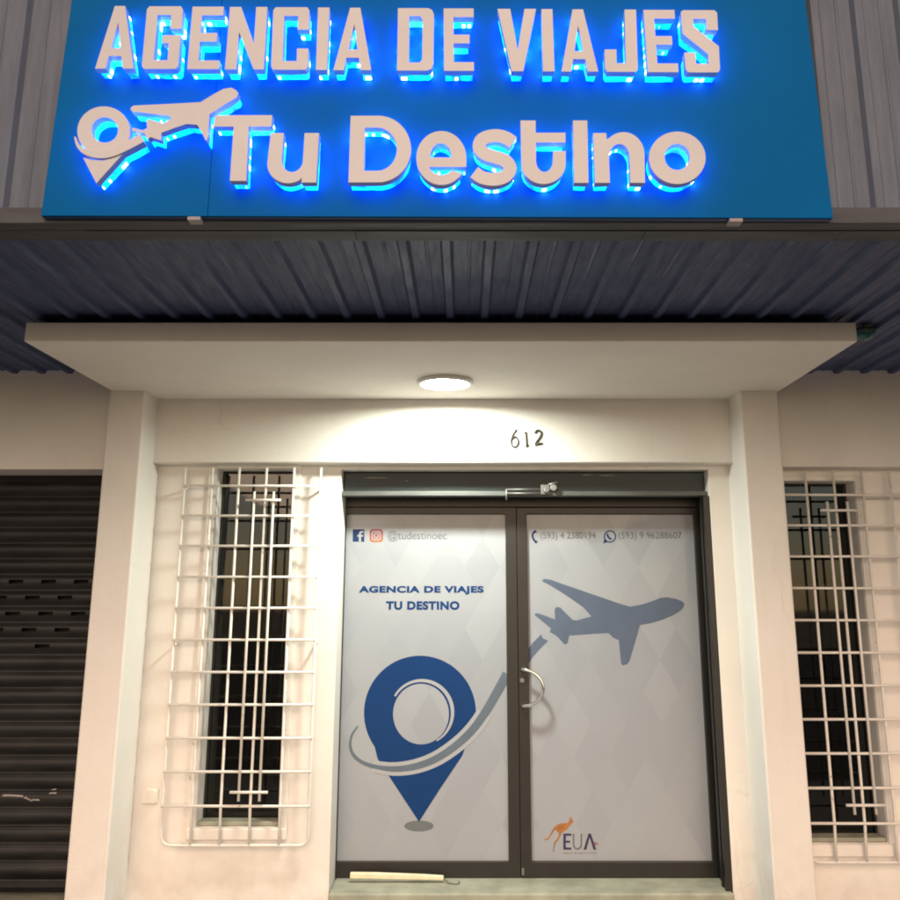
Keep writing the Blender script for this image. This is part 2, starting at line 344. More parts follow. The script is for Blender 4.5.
# outlines of the lettering and of the printed graphics, in metres (x, z) on their own planes
SHAPES_letters = [('A',[[(-1.2559,3.3877),(-1.2094,3.6288),(-1.1736,3.6288),(-1.1252,3.3877),(-1.1618,3.3877),(-1.1706,3.4353),(-1.2128,3.4353),(-1.2206,3.3877)],[(-1.2071,3.4664),(-1.1766,3.4664),(-1.1919,3.5653)]]),('G',[[(-1.0979,3.3985),(-1.0975,3.6153),(-1.09,3.6275),(-0.9806,3.6275),(-0.9732,3.6153),(-0.9735,3.5398),(-1.012,3.5398),(-1.0118,3.5933),(-1.059,3.5933),(-1.0595,3.4198),(-1.0124,3.4198),(-1.0122,3.4844),(-1.0357,3.4844),(-1.0356,3.5157),(-0.9736,3.5157),(-0.974,3.3985),(-0.9815,3.3866),(-1.0905,3.3866)]]),('E',[[(-0.9428,3.3856),(-0.9406,3.6263),(-0.8329,3.6263),(-0.8333,3.5921),(-0.9054,3.5921),(-0.9061,3.5242),(-0.8492,3.5242),(-0.8496,3.4905),(-0.9064,3.4905),(-0.9072,3.4188),(-0.8355,3.4188),(-0.8359,3.3856)]]),('N',[[(-0.8148,3.3846),(-0.8114,3.6251),(-0.7727,3.6251),(-0.7218,3.4846),(-0.721,3.6251),(-0.6823,3.6251),(-0.6828,3.3846),(-0.7171,3.3846),(-0.775,3.5279),(-0.7765,3.3846)]]),('C',[[(-0.6584,3.3953),(-0.6613,3.6117),(-0.654,3.6239),(-0.5443,3.6239),(-0.5367,3.6117),(-0.5357,3.5364),(-0.5743,3.5364),(-0.575,3.5897),(-0.6224,3.5897),(-0.6201,3.4166),(-0.5728,3.4166),(-0.5734,3.4643),(-0.5348,3.4643),(-0.5339,3.3953),(-0.5412,3.3835),(-0.6508,3.3835)]]),('I',[[(-0.5059,3.3827),(-0.5075,3.623),(-0.4674,3.623),(-0.4686,3.3827)]]),('A',[[(-0.4468,3.3819),(-0.3965,3.6221),(-0.3612,3.6221),(-0.3179,3.3819),(-0.354,3.3819),(-0.3618,3.4293),(-0.4035,3.4293),(-0.412,3.3819)],[(-0.3972,3.4603),(-0.3671,3.4603),(-0.3804,3.5589)]]),('D',[[(-0.2307,3.3804),(-0.2313,3.6204),(-0.1269,3.6204),(-0.1132,3.6131),(-0.1071,3.596),(-0.1078,3.404),(-0.114,3.3875),(-0.1275,3.3804)],[(-0.1914,3.4111),(-0.1915,3.5887),(-0.1543,3.5887),(-0.1456,3.5766),(-0.1459,3.423),(-0.1545,3.4111)]]),('E',[[(-0.0712,3.3793),(-0.0739,3.6192),(0.0297,3.6192),(0.0298,3.5851),(-0.0394,3.5851),(-0.0388,3.5174),(0.0157,3.5174),(0.0158,3.4838),(-0.0385,3.4838),(-0.0379,3.4124),(0.0304,3.4124),(0.0305,3.3793)]]),('V',[[(0.1122,3.6176),(0.156,3.6176),(0.1798,3.4585),(0.2052,3.6176),(0.245,3.6176),(0.1975,3.3779),(0.1579,3.3779)]]),('I',[[(0.2645,3.3772),(0.2636,3.6167),(0.3016,3.6167),(0.3039,3.3772)]]),('A',[[(0.3273,3.3764),(0.3709,3.6158),(0.4072,3.6158),(0.4521,3.3764),(0.4171,3.3764),(0.409,3.4236),(0.3682,3.4236),(0.361,3.3764)],[(0.3737,3.4545),(0.4034,3.4545),(0.3886,3.5528)]]),('J',[[(0.4751,3.3895),(0.4765,3.4606),(0.5166,3.4606),(0.5156,3.4084),(0.5469,3.4084),(0.5502,3.6146),(0.59,3.6146),(0.5869,3.3895),(0.5788,3.3754),(0.4826,3.3754)]]),('E',[[(0.6205,3.3744),(0.6155,3.6135),(0.7224,3.6135),(0.7226,3.5795),(0.6513,3.5795),(0.6524,3.512),(0.7083,3.512),(0.7086,3.4786),(0.653,3.4786),(0.6541,3.4073),(0.7238,3.4073),(0.724,3.3744)]]),('S',[[(0.7439,3.6051),(0.7525,3.6124),(0.8605,3.6124),(0.8691,3.6027),(0.868,3.535),(0.8288,3.535),(0.829,3.5784),(0.7855,3.5784),(0.7858,3.5494),(0.867,3.4728),(0.8655,3.3852),(0.8584,3.3734),(0.7563,3.3734),(0.7491,3.3852),(0.7476,3.449),(0.7857,3.449),(0.7861,3.4064),(0.8283,3.4064),(0.8285,3.4419),(0.7459,3.5206)]]),('T',[[(-0.8378,3.2136),(-0.6458,3.2136),(-0.6472,3.1717),(-0.7227,3.1717),(-0.7204,2.9755),(-0.7744,2.9755),(-0.7731,3.1717),(-0.8403,3.1717)]]),('u',[[(-0.648,3.1482),(-0.6044,3.1482),(-0.6066,3.0503),(-0.6056,3.0435),(-0.6041,3.037),(-0.6019,3.0307),(-0.5991,3.025),(-0.5956,3.0198),(-0.5916,3.0154),(-0.5872,3.0119),(-0.5825,3.0093),(-0.5776,3.0078),(-0.5726,3.0072),(-0.5668,3.0077),(-0.5611,3.0093),(-0.5558,3.0118),(-0.5509,3.0152),(-0.5466,3.0195),(-0.5429,3.0245),(-0.54,3.0302),(-0.5379,3.0363),(-0.5367,3.0428),(-0.535,3.1482),(-0.4869,3.1482),(-0.4897,2.9698),(-0.5388,2.9698),(-0.5379,2.9876),(-0.5437,2.9796),(-0.5515,2.9748),(-0.5599,2.9711),(-0.5688,2.9687),(-0.578,2.9674),(-0.5873,2.9674),(-0.5966,2.9687),(-0.6057,2.9713),(-0.6144,2.975),(-0.6226,2.9798),(-0.6301,2.9857),(-0.6368,2.9926),(-0.6425,3.0002),(-0.6472,3.0085),(-0.6508,3.0174),(-0.6531,3.0265),(-0.6542,3.0359)]]),('D',[[(-0.383,3.2114),(-0.2915,3.2114),(-0.2915,3.2118),(-0.2791,3.211),(-0.2669,3.2087),(-0.2549,3.2049),(-0.2433,3.1996),(-0.2324,3.193),(-0.2221,3.185),(-0.2128,3.1759),(-0.2044,3.1657),(-0.1971,3.1545),(-0.1909,3.1426),(-0.186,3.13),(-0.1824,3.1169),(-0.1802,3.1036),(-0.1793,3.09),(-0.1798,3.0765),(-0.1817,3.0632),(-0.1849,3.0503),(-0.1894,3.0379),(-0.1952,3.0262),(-0.2021,3.0152),(-0.2101,3.0053),(-0.2191,2.9964),(-0.2289,2.9887),(-0.2394,2.9822),(-0.2506,2.9771),(-0.2622,2.9734),(-0.2742,2.9712),(-0.2864,2.9705),(-0.3838,2.9701)],[(-0.3347,3.168),(-0.3335,3.0115),(-0.2905,3.0115),(-0.282,3.0122),(-0.2737,3.0142),(-0.2656,3.0174),(-0.2581,3.0219),(-0.251,3.0275),(-0.2447,3.0342),(-0.2392,3.0418),(-0.2346,3.0503),(-0.231,3.0594),(-0.2284,3.0691),(-0.2269,3.0791),(-0.2265,3.0893),(-0.2272,3.0995),(-0.2291,3.1096),(-0.232,3.1193),(-0.236,3.1285),(-0.2409,3.1371),(-0.2467,3.1449),(-0.2534,3.1517),(-0.2607,3.1574),(-0.2685,3.162),(-0.2768,3.1653),(-0.2853,3.1673),(-0.2939,3.168)]]),('e',[[(0.0043,3.0251),(0.0043,3.0575),(0.0039,3.0678),(0.0025,3.0779),(0.0002,3.0878),(-0.0029,3.0974),(-0.0069,3.1066),(-0.0118,3.1153),(-0.0173,3.1233),(-0.0235,3.1306),(-0.0304,3.1371),(-0.0378,3.1427),(-0.0457,3.1473),(-0.0539,3.151),(-0.0624,3.1536),(-0.0711,3.1551),(-0.0799,3.1556),(-0.0887,3.1549),(-0.0973,3.1532),(-0.1057,3.1504),(-0.1139,3.1465),(-0.1216,3.1417),(-0.1289,3.1359),(-0.1355,3.1293),(-0.1416,3.1219),(-0.1469,3.1137),(-0.1514,3.105),(-0.1552,3.0957),(-0.1581,3.086),(-0.16,3.076),(-0.1611,3.0659),(-0.1613,3.0556),(-0.1606,3.0454),(-0.1589,3.0353),(-0.1563,3.0255),(-0.1529,3.0161),(-0.1487,3.0071),(-0.1437,2.9987),(-0.138,2.991),(-0.1317,2.984),(-0.1248,2.9778),(-0.1173,2.9725),(-0.1095,2.9682),(-0.1013,2.9648),(-0.0928,2.9625),(-0.0842,2.9612),(-0.0756,2.9609),(-0.0669,2.9617),(-0.0584,2.9636),(-0.0501,2.9665),(-0.0422,2.9705),(-0.0346,2.9753),(-0.0275,2.9811),(-0.021,2.9878),(-0.015,2.9952),(-0.0098,3.0033),(-0.0438,3.0134),(-0.048,3.0089),(-0.0529,3.005),(-0.0584,3.0019),(-0.0643,2.9996),(-0.0704,2.9981),(-0.0768,2.9976),(-0.0831,2.9979),(-0.0893,2.9992),(-0.0953,3.0013),(-0.1009,3.0042),(-0.106,3.0079),(-0.1105,3.0123),(-0.1142,3.0172),(-0.1172,3.0227),(-0.1177,3.0251)],[(-0.1146,3.0597),(-0.115,3.0614),(-0.1144,3.0691),(-0.1131,3.0766),(-0.1109,3.0837),(-0.1081,3.0903),(-0.1045,3.0961),(-0.1004,3.1011),(-0.0958,3.105),(-0.0908,3.108),(-0.0855,3.1098),(-0.0802,3.1104),(-0.0748,3.1098),(-0.0695,3.108),(-0.0645,3.105),(-0.0598,3.1011),(-0.0556,3.0961),(-0.052,3.0903),(-0.049,3.0837),(-0.0468,3.0766),(-0.0454,3.0691),(-0.0448,3.0614),(-0.0457,3.0597)]]),('s',[[(0.1725,3.1329),(0.17,3.1348),(0.1664,3.1379),(0.1615,3.1419),(0.1556,3.1463),(0.1487,3.1507),(0.1413,3.1543),(0.1341,3.1569),(0.127,3.159),(0.1195,3.1606),(0.1116,3.1618),(0.1036,3.1623),(0.0954,3.1621),(0.0872,3.1611),(0.0788,3.1596),(0.0703,3.1574),(0.0619,3.1545),(0.0536,3.1507),(0.0456,3.1455),(0.0385,3.1385),(0.0331,3.1306),(0.0293,3.1224),(0.0269,3.1139),(0.0256,3.1054),(0.0257,3.0963),(0.0276,3.0872),(0.031,3.0791),(0.0352,3.0722),(0.0399,3.0662),(0.0451,3.0609),(0.051,3.0561),(0.0577,3.0518),(0.0646,3.0484),(0.0713,3.0458),(0.0776,3.0437),(0.0835,3.0417),(0.0893,3.0396),(0.0961,3.0373),(0.1031,3.0352),(0.1094,3.0335),(0.1146,3.0318),(0.1183,3.0303),(0.1203,3.0291),(0.1222,3.0274),(0.1243,3.0251),(0.1259,3.0228),(0.1269,3.0209),(0.1273,3.0201),(0.1272,3.0207),(0.1272,3.0211),(0.1268,3.0197),(0.1259,3.0176),(0.1244,3.0153),(0.1229,3.0133),(0.1214,3.012),(0.1193,3.0107),(0.1156,3.0091),(0.1108,3.0075),(0.1053,3.0061),(0.0998,3.0052),(0.0946,3.0047),(0.0897,3.0046),(0.0843,3.0051),(0.0787,3.0059),(0.0731,3.0071),(0.0679,3.0086),(0.0639,3.0099),(0.0609,3.0115),(0.0575,3.0137),(0.0538,3.0167),(0.0501,3.0199),(0.0465,3.0232),(0.0435,3.0257),(0.0173,2.9888),(0.0195,2.9869),(0.0229,2.9839),(0.0277,2.9797),(0.0335,2.9751),(0.0405,2.9705),(0.0482,2.9667),(0.0558,2.964),(0.0634,2.9619),(0.0714,2.9602),(0.0796,2.959),(0.0881,2.9583),(0.0964,2.9584),(0.1047,2.9592),(0.113,2.9606),(0.1213,2.9626),(0.1296,2.9654),(0.1377,2.969),(0.1456,2.9739),(0.1526,2.9802),(0.1584,2.9873),(0.1631,2.995),(0.1668,3.0033),(0.1693,3.0123),(0.1702,3.0224),(0.1688,3.0325),(0.1658,3.0414),(0.1617,3.0492),(0.1568,3.0561),(0.1512,3.0623),(0.1446,3.068),(0.1368,3.0728),(0.1288,3.0762),(0.1213,3.0786),(0.1144,3.0806),(0.1084,3.0823),(0.1029,3.0842),(0.097,3.0864),(0.0908,3.0884),(0.0853,3.0904),(0.0807,3.0921),(0.0773,3.0937),(0.0751,3.0951),(0.0731,3.0969),(0.0711,3.0989),(0.0696,3.1008),(0.0687,3.1022),(0.0685,3.1025),(0.0687,3.1019),(0.0687,3.1018),(0.0689,3.103),(0.0693,3.1045),(0.0699,3.1059),(0.0705,3.1068),(0.0709,3.1073),(0.0726,3.1082),(0.0763,3.1099),(0.0814,3.1116),(0.0871,3.1131),(0.0929,3.1142),(0.0979,3.1148),(0.1024,3.1149),(0.1071,3.1146),(0.112,3.1139),(0.1168,3.1128),(0.1215,3.1114),(0.1253,3.1101),(0.1285,3.1086),(0.1321,3.1062),(0.1361,3.1032),(0.1401,3.1),(0.1439,3.0968),(0.1469,3.0944)]]),('t',[[(0.1857,3.1941),(0.2366,3.1941),(0.2358,3.1493),(0.3352,3.1493),(0.3343,3.1136),(0.2362,3.1136),(0.2351,3.0503),(0.2351,3.0503),(0.2355,3.0419),(0.2369,3.0338),(0.2394,3.0263),(0.2428,3.0198),(0.2469,3.0145),(0.2517,3.0105),(0.2569,3.0081),(0.2624,3.0072),(0.2679,3.0081),(0.2732,3.0105),(0.2781,3.0145),(0.2825,3.0198),(0.2861,3.0263),(0.2889,3.0338),(0.2907,3.0419),(0.2914,3.0503),(0.2927,3.0828),(0.3346,3.0828),(0.3327,3.0359),(0.3317,3.0273),(0.3299,3.0187),(0.3271,3.0105),(0.3233,3.0026),(0.3186,2.9952),(0.313,2.9884),(0.3067,2.9823),(0.2997,2.977),(0.2921,2.9726),(0.284,2.9691),(0.2756,2.9665),(0.267,2.9649),(0.2583,2.9644),(0.2495,2.9649),(0.241,2.9665),(0.2327,2.9691),(0.2248,2.9726),(0.2174,2.977),(0.2105,2.9823),(0.2045,2.9884),(0.1992,2.9952),(0.1947,3.0026),(0.1912,3.0105),(0.1888,3.0187),(0.1873,3.0273),(0.1869,3.0359)]]),('i',[[(0.3614,3.1941),(0.4093,3.1941),(0.4064,2.9687),(0.3594,2.9687)]]),('n',[[(0.4276,3.1482),(0.4709,3.1482),(0.4721,3.1245),(0.4831,3.1324),(0.4913,3.1392),(0.5003,3.1446),(0.5098,3.1485),(0.5196,3.1508),(0.5295,3.1515),(0.5394,3.1506),(0.549,3.148),(0.5581,3.1439),(0.5665,3.1382),(0.5741,3.1312),(0.5807,3.123),(0.5862,3.1138),(0.5905,3.1036),(0.5934,3.0928),(0.595,3.0816),(0.5952,3.0701),(0.5924,2.9687),(0.544,2.9687),(0.5451,3.0611),(0.545,3.0716),(0.5429,3.0815),(0.5392,3.0904),(0.5341,3.0979),(0.5278,3.1035),(0.5207,3.107),(0.5131,3.1082),(0.5054,3.107),(0.4981,3.1035),(0.4914,3.0979),(0.4857,3.0904),(0.4813,3.0815),(0.4784,3.0716),(0.4772,3.0611),(0.4772,2.9687),(0.4278,2.9687)]]),('o',[[(0.7971,3.0582),(0.7972,3.0688),(0.796,3.0793),(0.7937,3.0895),(0.7903,3.0993),(0.7857,3.1087),(0.7801,3.1174),(0.7735,3.1254),(0.766,3.1325),(0.7578,3.1387),(0.7488,3.1439),(0.7392,3.148),(0.7292,3.151),(0.7189,3.1528),(0.7083,3.1534),(0.6977,3.1528),(0.6872,3.151),(0.6769,3.148),(0.6669,3.1439),(0.6574,3.1387),(0.6485,3.1325),(0.6403,3.1254),(0.6328,3.1174),(0.6263,3.1087),(0.6208,3.0993),(0.6163,3.0895),(0.6129,3.0793),(0.6107,3.0688),(0.6096,3.0582),(0.6097,3.0477),(0.611,3.0372),(0.6134,3.0271),(0.617,3.0174),(0.6217,3.0082),(0.6273,2.9996),(0.6339,2.9918),(0.6414,2.9848),(0.6496,2.9787),(0.6585,2.9737),(0.668,2.9697),(0.6779,2.9668),(0.6881,2.965),(0.6985,2.9644),(0.7089,2.965),(0.7193,2.9668),(0.7295,2.9697),(0.7394,2.9737),(0.7488,2.9787),(0.7577,2.9848),(0.7659,2.9918),(0.7733,2.9996),(0.7798,3.0082),(0.7855,3.0174),(0.79,3.0271),(0.7935,3.0372),(0.7959,3.0477)],[(0.7453,3.0611),(0.7451,3.0693),(0.7436,3.0772),(0.741,3.0846),(0.7372,3.0913),(0.7323,3.0971),(0.7266,3.1018),(0.7202,3.1053),(0.7132,3.1075),(0.706,3.1082),(0.6987,3.1075),(0.6915,3.1053),(0.6847,3.1018),(0.6785,3.0971),(0.673,3.0913),(0.6685,3.0846),(0.6651,3.0772),(0.6628,3.0693),(0.6618,3.0611),(0.662,3.053),(0.6635,3.0451),(0.6662,3.0377),(0.67,3.031),(0.6749,3.0253),(0.6806,3.0206),(0.687,3.0172),(0.6939,3.0151),(0.7011,3.0144),(0.7083,3.0151),(0.7155,3.0172),(0.7222,3.0206),(0.7284,3.0253),(0.7339,3.031),(0.7384,3.0377),(0.7419,3.0451),(0.7442,3.053)]])]
SHAPES_pin_ring = [[(-1.1176,3.1556),(-1.119,3.1656),(-1.1214,3.1756),(-1.125,3.1853),(-1.1296,3.1947),(-1.1351,3.2036),(-1.1415,3.2119),(-1.1488,3.2195),(-1.1568,3.2263),(-1.1654,3.2322),(-1.1745,3.2371),(-1.184,3.241),(-1.1938,3.2439),(-1.2038,3.2456),(-1.2137,3.2461),(-1.2236,3.2456),(-1.2333,3.2439),(-1.2426,3.241),(-1.2514,3.2371),(-1.2596,3.2322),(-1.2672,3.2263),(-1.274,3.2195),(-1.2799,3.2119),(-1.2848,3.2036),(-1.2888,3.1947),(-1.2917,3.1853),(-1.2935,3.1756),(-1.2942,3.1656),(-1.2938,3.1556),(-1.2923,3.1455),(-1.2897,3.1356),(-1.286,3.1259),(-1.2814,3.1166),(-1.2758,3.1079),(-1.2693,3.0997),(-1.2621,3.0922),(-1.2541,3.0856),(-1.2455,3.0798),(-1.2365,3.075),(-1.2271,3.0712),(-1.2174,3.0684),(-1.2076,3.0667),(-1.1977,3.0662),(-1.188,3.0667),(-1.1784,3.0684),(-1.1693,3.0712),(-1.1605,3.075),(-1.1523,3.0798),(-1.1448,3.0856),(-1.138,3.0922),(-1.1321,3.0997),(-1.1271,3.1079),(-1.1231,3.1166),(-1.1201,3.1259),(-1.1181,3.1356),(-1.1173,3.1455)],[(-1.1583,3.1592),(-1.1596,3.1672),(-1.1623,3.175),(-1.1662,3.1823),(-1.1711,3.1889),(-1.1771,3.1946),(-1.1838,3.1993),(-1.1911,3.2027),(-1.1987,3.2048),(-1.2064,3.2055),(-1.2141,3.2048),(-1.2213,3.2027),(-1.228,3.1993),(-1.2339,3.1946),(-1.2388,3.1889),(-1.2426,3.1823),(-1.2452,3.175),(-1.2465,3.1672),(-1.2464,3.1592),(-1.245,3.1512),(-1.2423,3.1435),(-1.2384,3.1362),(-1.2334,3.1296),(-1.2275,3.124),(-1.2208,3.1194),(-1.2135,3.116),(-1.2059,3.114),(-1.1983,3.1133),(-1.1907,3.114),(-1.1835,3.116),(-1.1768,3.1194),(-1.171,3.124),(-1.166,3.1296),(-1.1622,3.1362),(-1.1596,3.1435),(-1.1583,3.1512)]]
SHAPES_tip = [[(-1.2657,3.0593),(-1.2351,3.0503),(-1.1985,3.0485),(-1.163,3.0593),(-1.1314,3.0774),(-1.2132,2.9669)]]
SHAPES_band = [[(-1.2997,3.1307),(-1.2985,3.1259),(-1.2967,3.119),(-1.2942,3.111),(-1.291,3.1028),(-1.2871,3.0953),(-1.2827,3.0889),(-1.2777,3.0829),(-1.2721,3.0772),(-1.2656,3.072),(-1.2585,3.0675),(-1.2506,3.0636),(-1.2421,3.0603),(-1.2331,3.0577),(-1.2237,3.0557),(-1.2141,3.0545),(-1.2043,3.0541),(-1.1943,3.0544),(-1.1841,3.0554),(-1.1741,3.0577),(-1.1642,3.0606),(-1.1545,3.0642),(-1.1452,3.0684),(-1.136,3.073),(-1.1269,3.078),(-1.1175,3.0832),(-1.1068,3.0894),(-1.0949,3.0966),(-1.0834,3.1037),(-1.0734,3.1099),(-1.0665,3.1143),(-1.0821,3.1415),(-1.0891,3.1371),(-1.099,3.1309),(-1.1104,3.1238),(-1.122,3.1168),(-1.1323,3.1108),(-1.1415,3.1057),(-1.1502,3.1009),(-1.1586,3.0967),(-1.1666,3.093),(-1.1747,3.09),(-1.1832,3.0876),(-1.1918,3.0856),(-1.2002,3.0834),(-1.2084,3.0819),(-1.2162,3.081),(-1.224,3.0807),(-1.2317,3.081),(-1.2393,3.082),(-1.2465,3.0834),(-1.2529,3.0853),(-1.2587,3.0876),(-1.2641,3.0905),(-1.2692,3.094),(-1.2739,3.098),(-1.2783,3.1023),(-1.2823,3.1076),(-1.2862,3.1144),(-1.2897,3.1215),(-1.2927,3.1279),(-1.2952,3.1323)]]
SHAPES_plane = [[(-0.7718,3.3059),(-0.7887,3.3162),(-0.8148,3.3114),(-0.8389,3.2972),(-0.89,3.2619),(-1.0066,3.2548),(-1.1126,3.2493),(-1.122,3.2431),(-1.1227,3.2337),(-1.1143,3.2266),(-1.0535,3.2189),(-0.9906,3.2103),(-0.9836,3.2017),(-1.0084,3.1839),(-1.041,3.194),(-1.0591,3.2002),(-1.0664,3.194),(-1.0621,3.1661),(-1.0756,3.1583),(-1.1095,3.1676),(-1.1122,3.1583),(-1.0691,3.1475),(-1.0567,3.1237),(-1.0483,3.1337),(-1.0122,3.1213),(-1.0129,3.1491),(-0.9719,3.1661),(-0.9306,3.1815),(-0.8951,3.1784),(-0.8777,3.1491),(-0.8632,3.1206),(-0.8591,3.1221),(-0.857,3.1337),(-0.8569,3.1761),(-0.8566,3.2165),(-0.8213,3.2423),(-0.7941,3.2619),(-0.7682,3.2799),(-0.7641,3.2957)]]
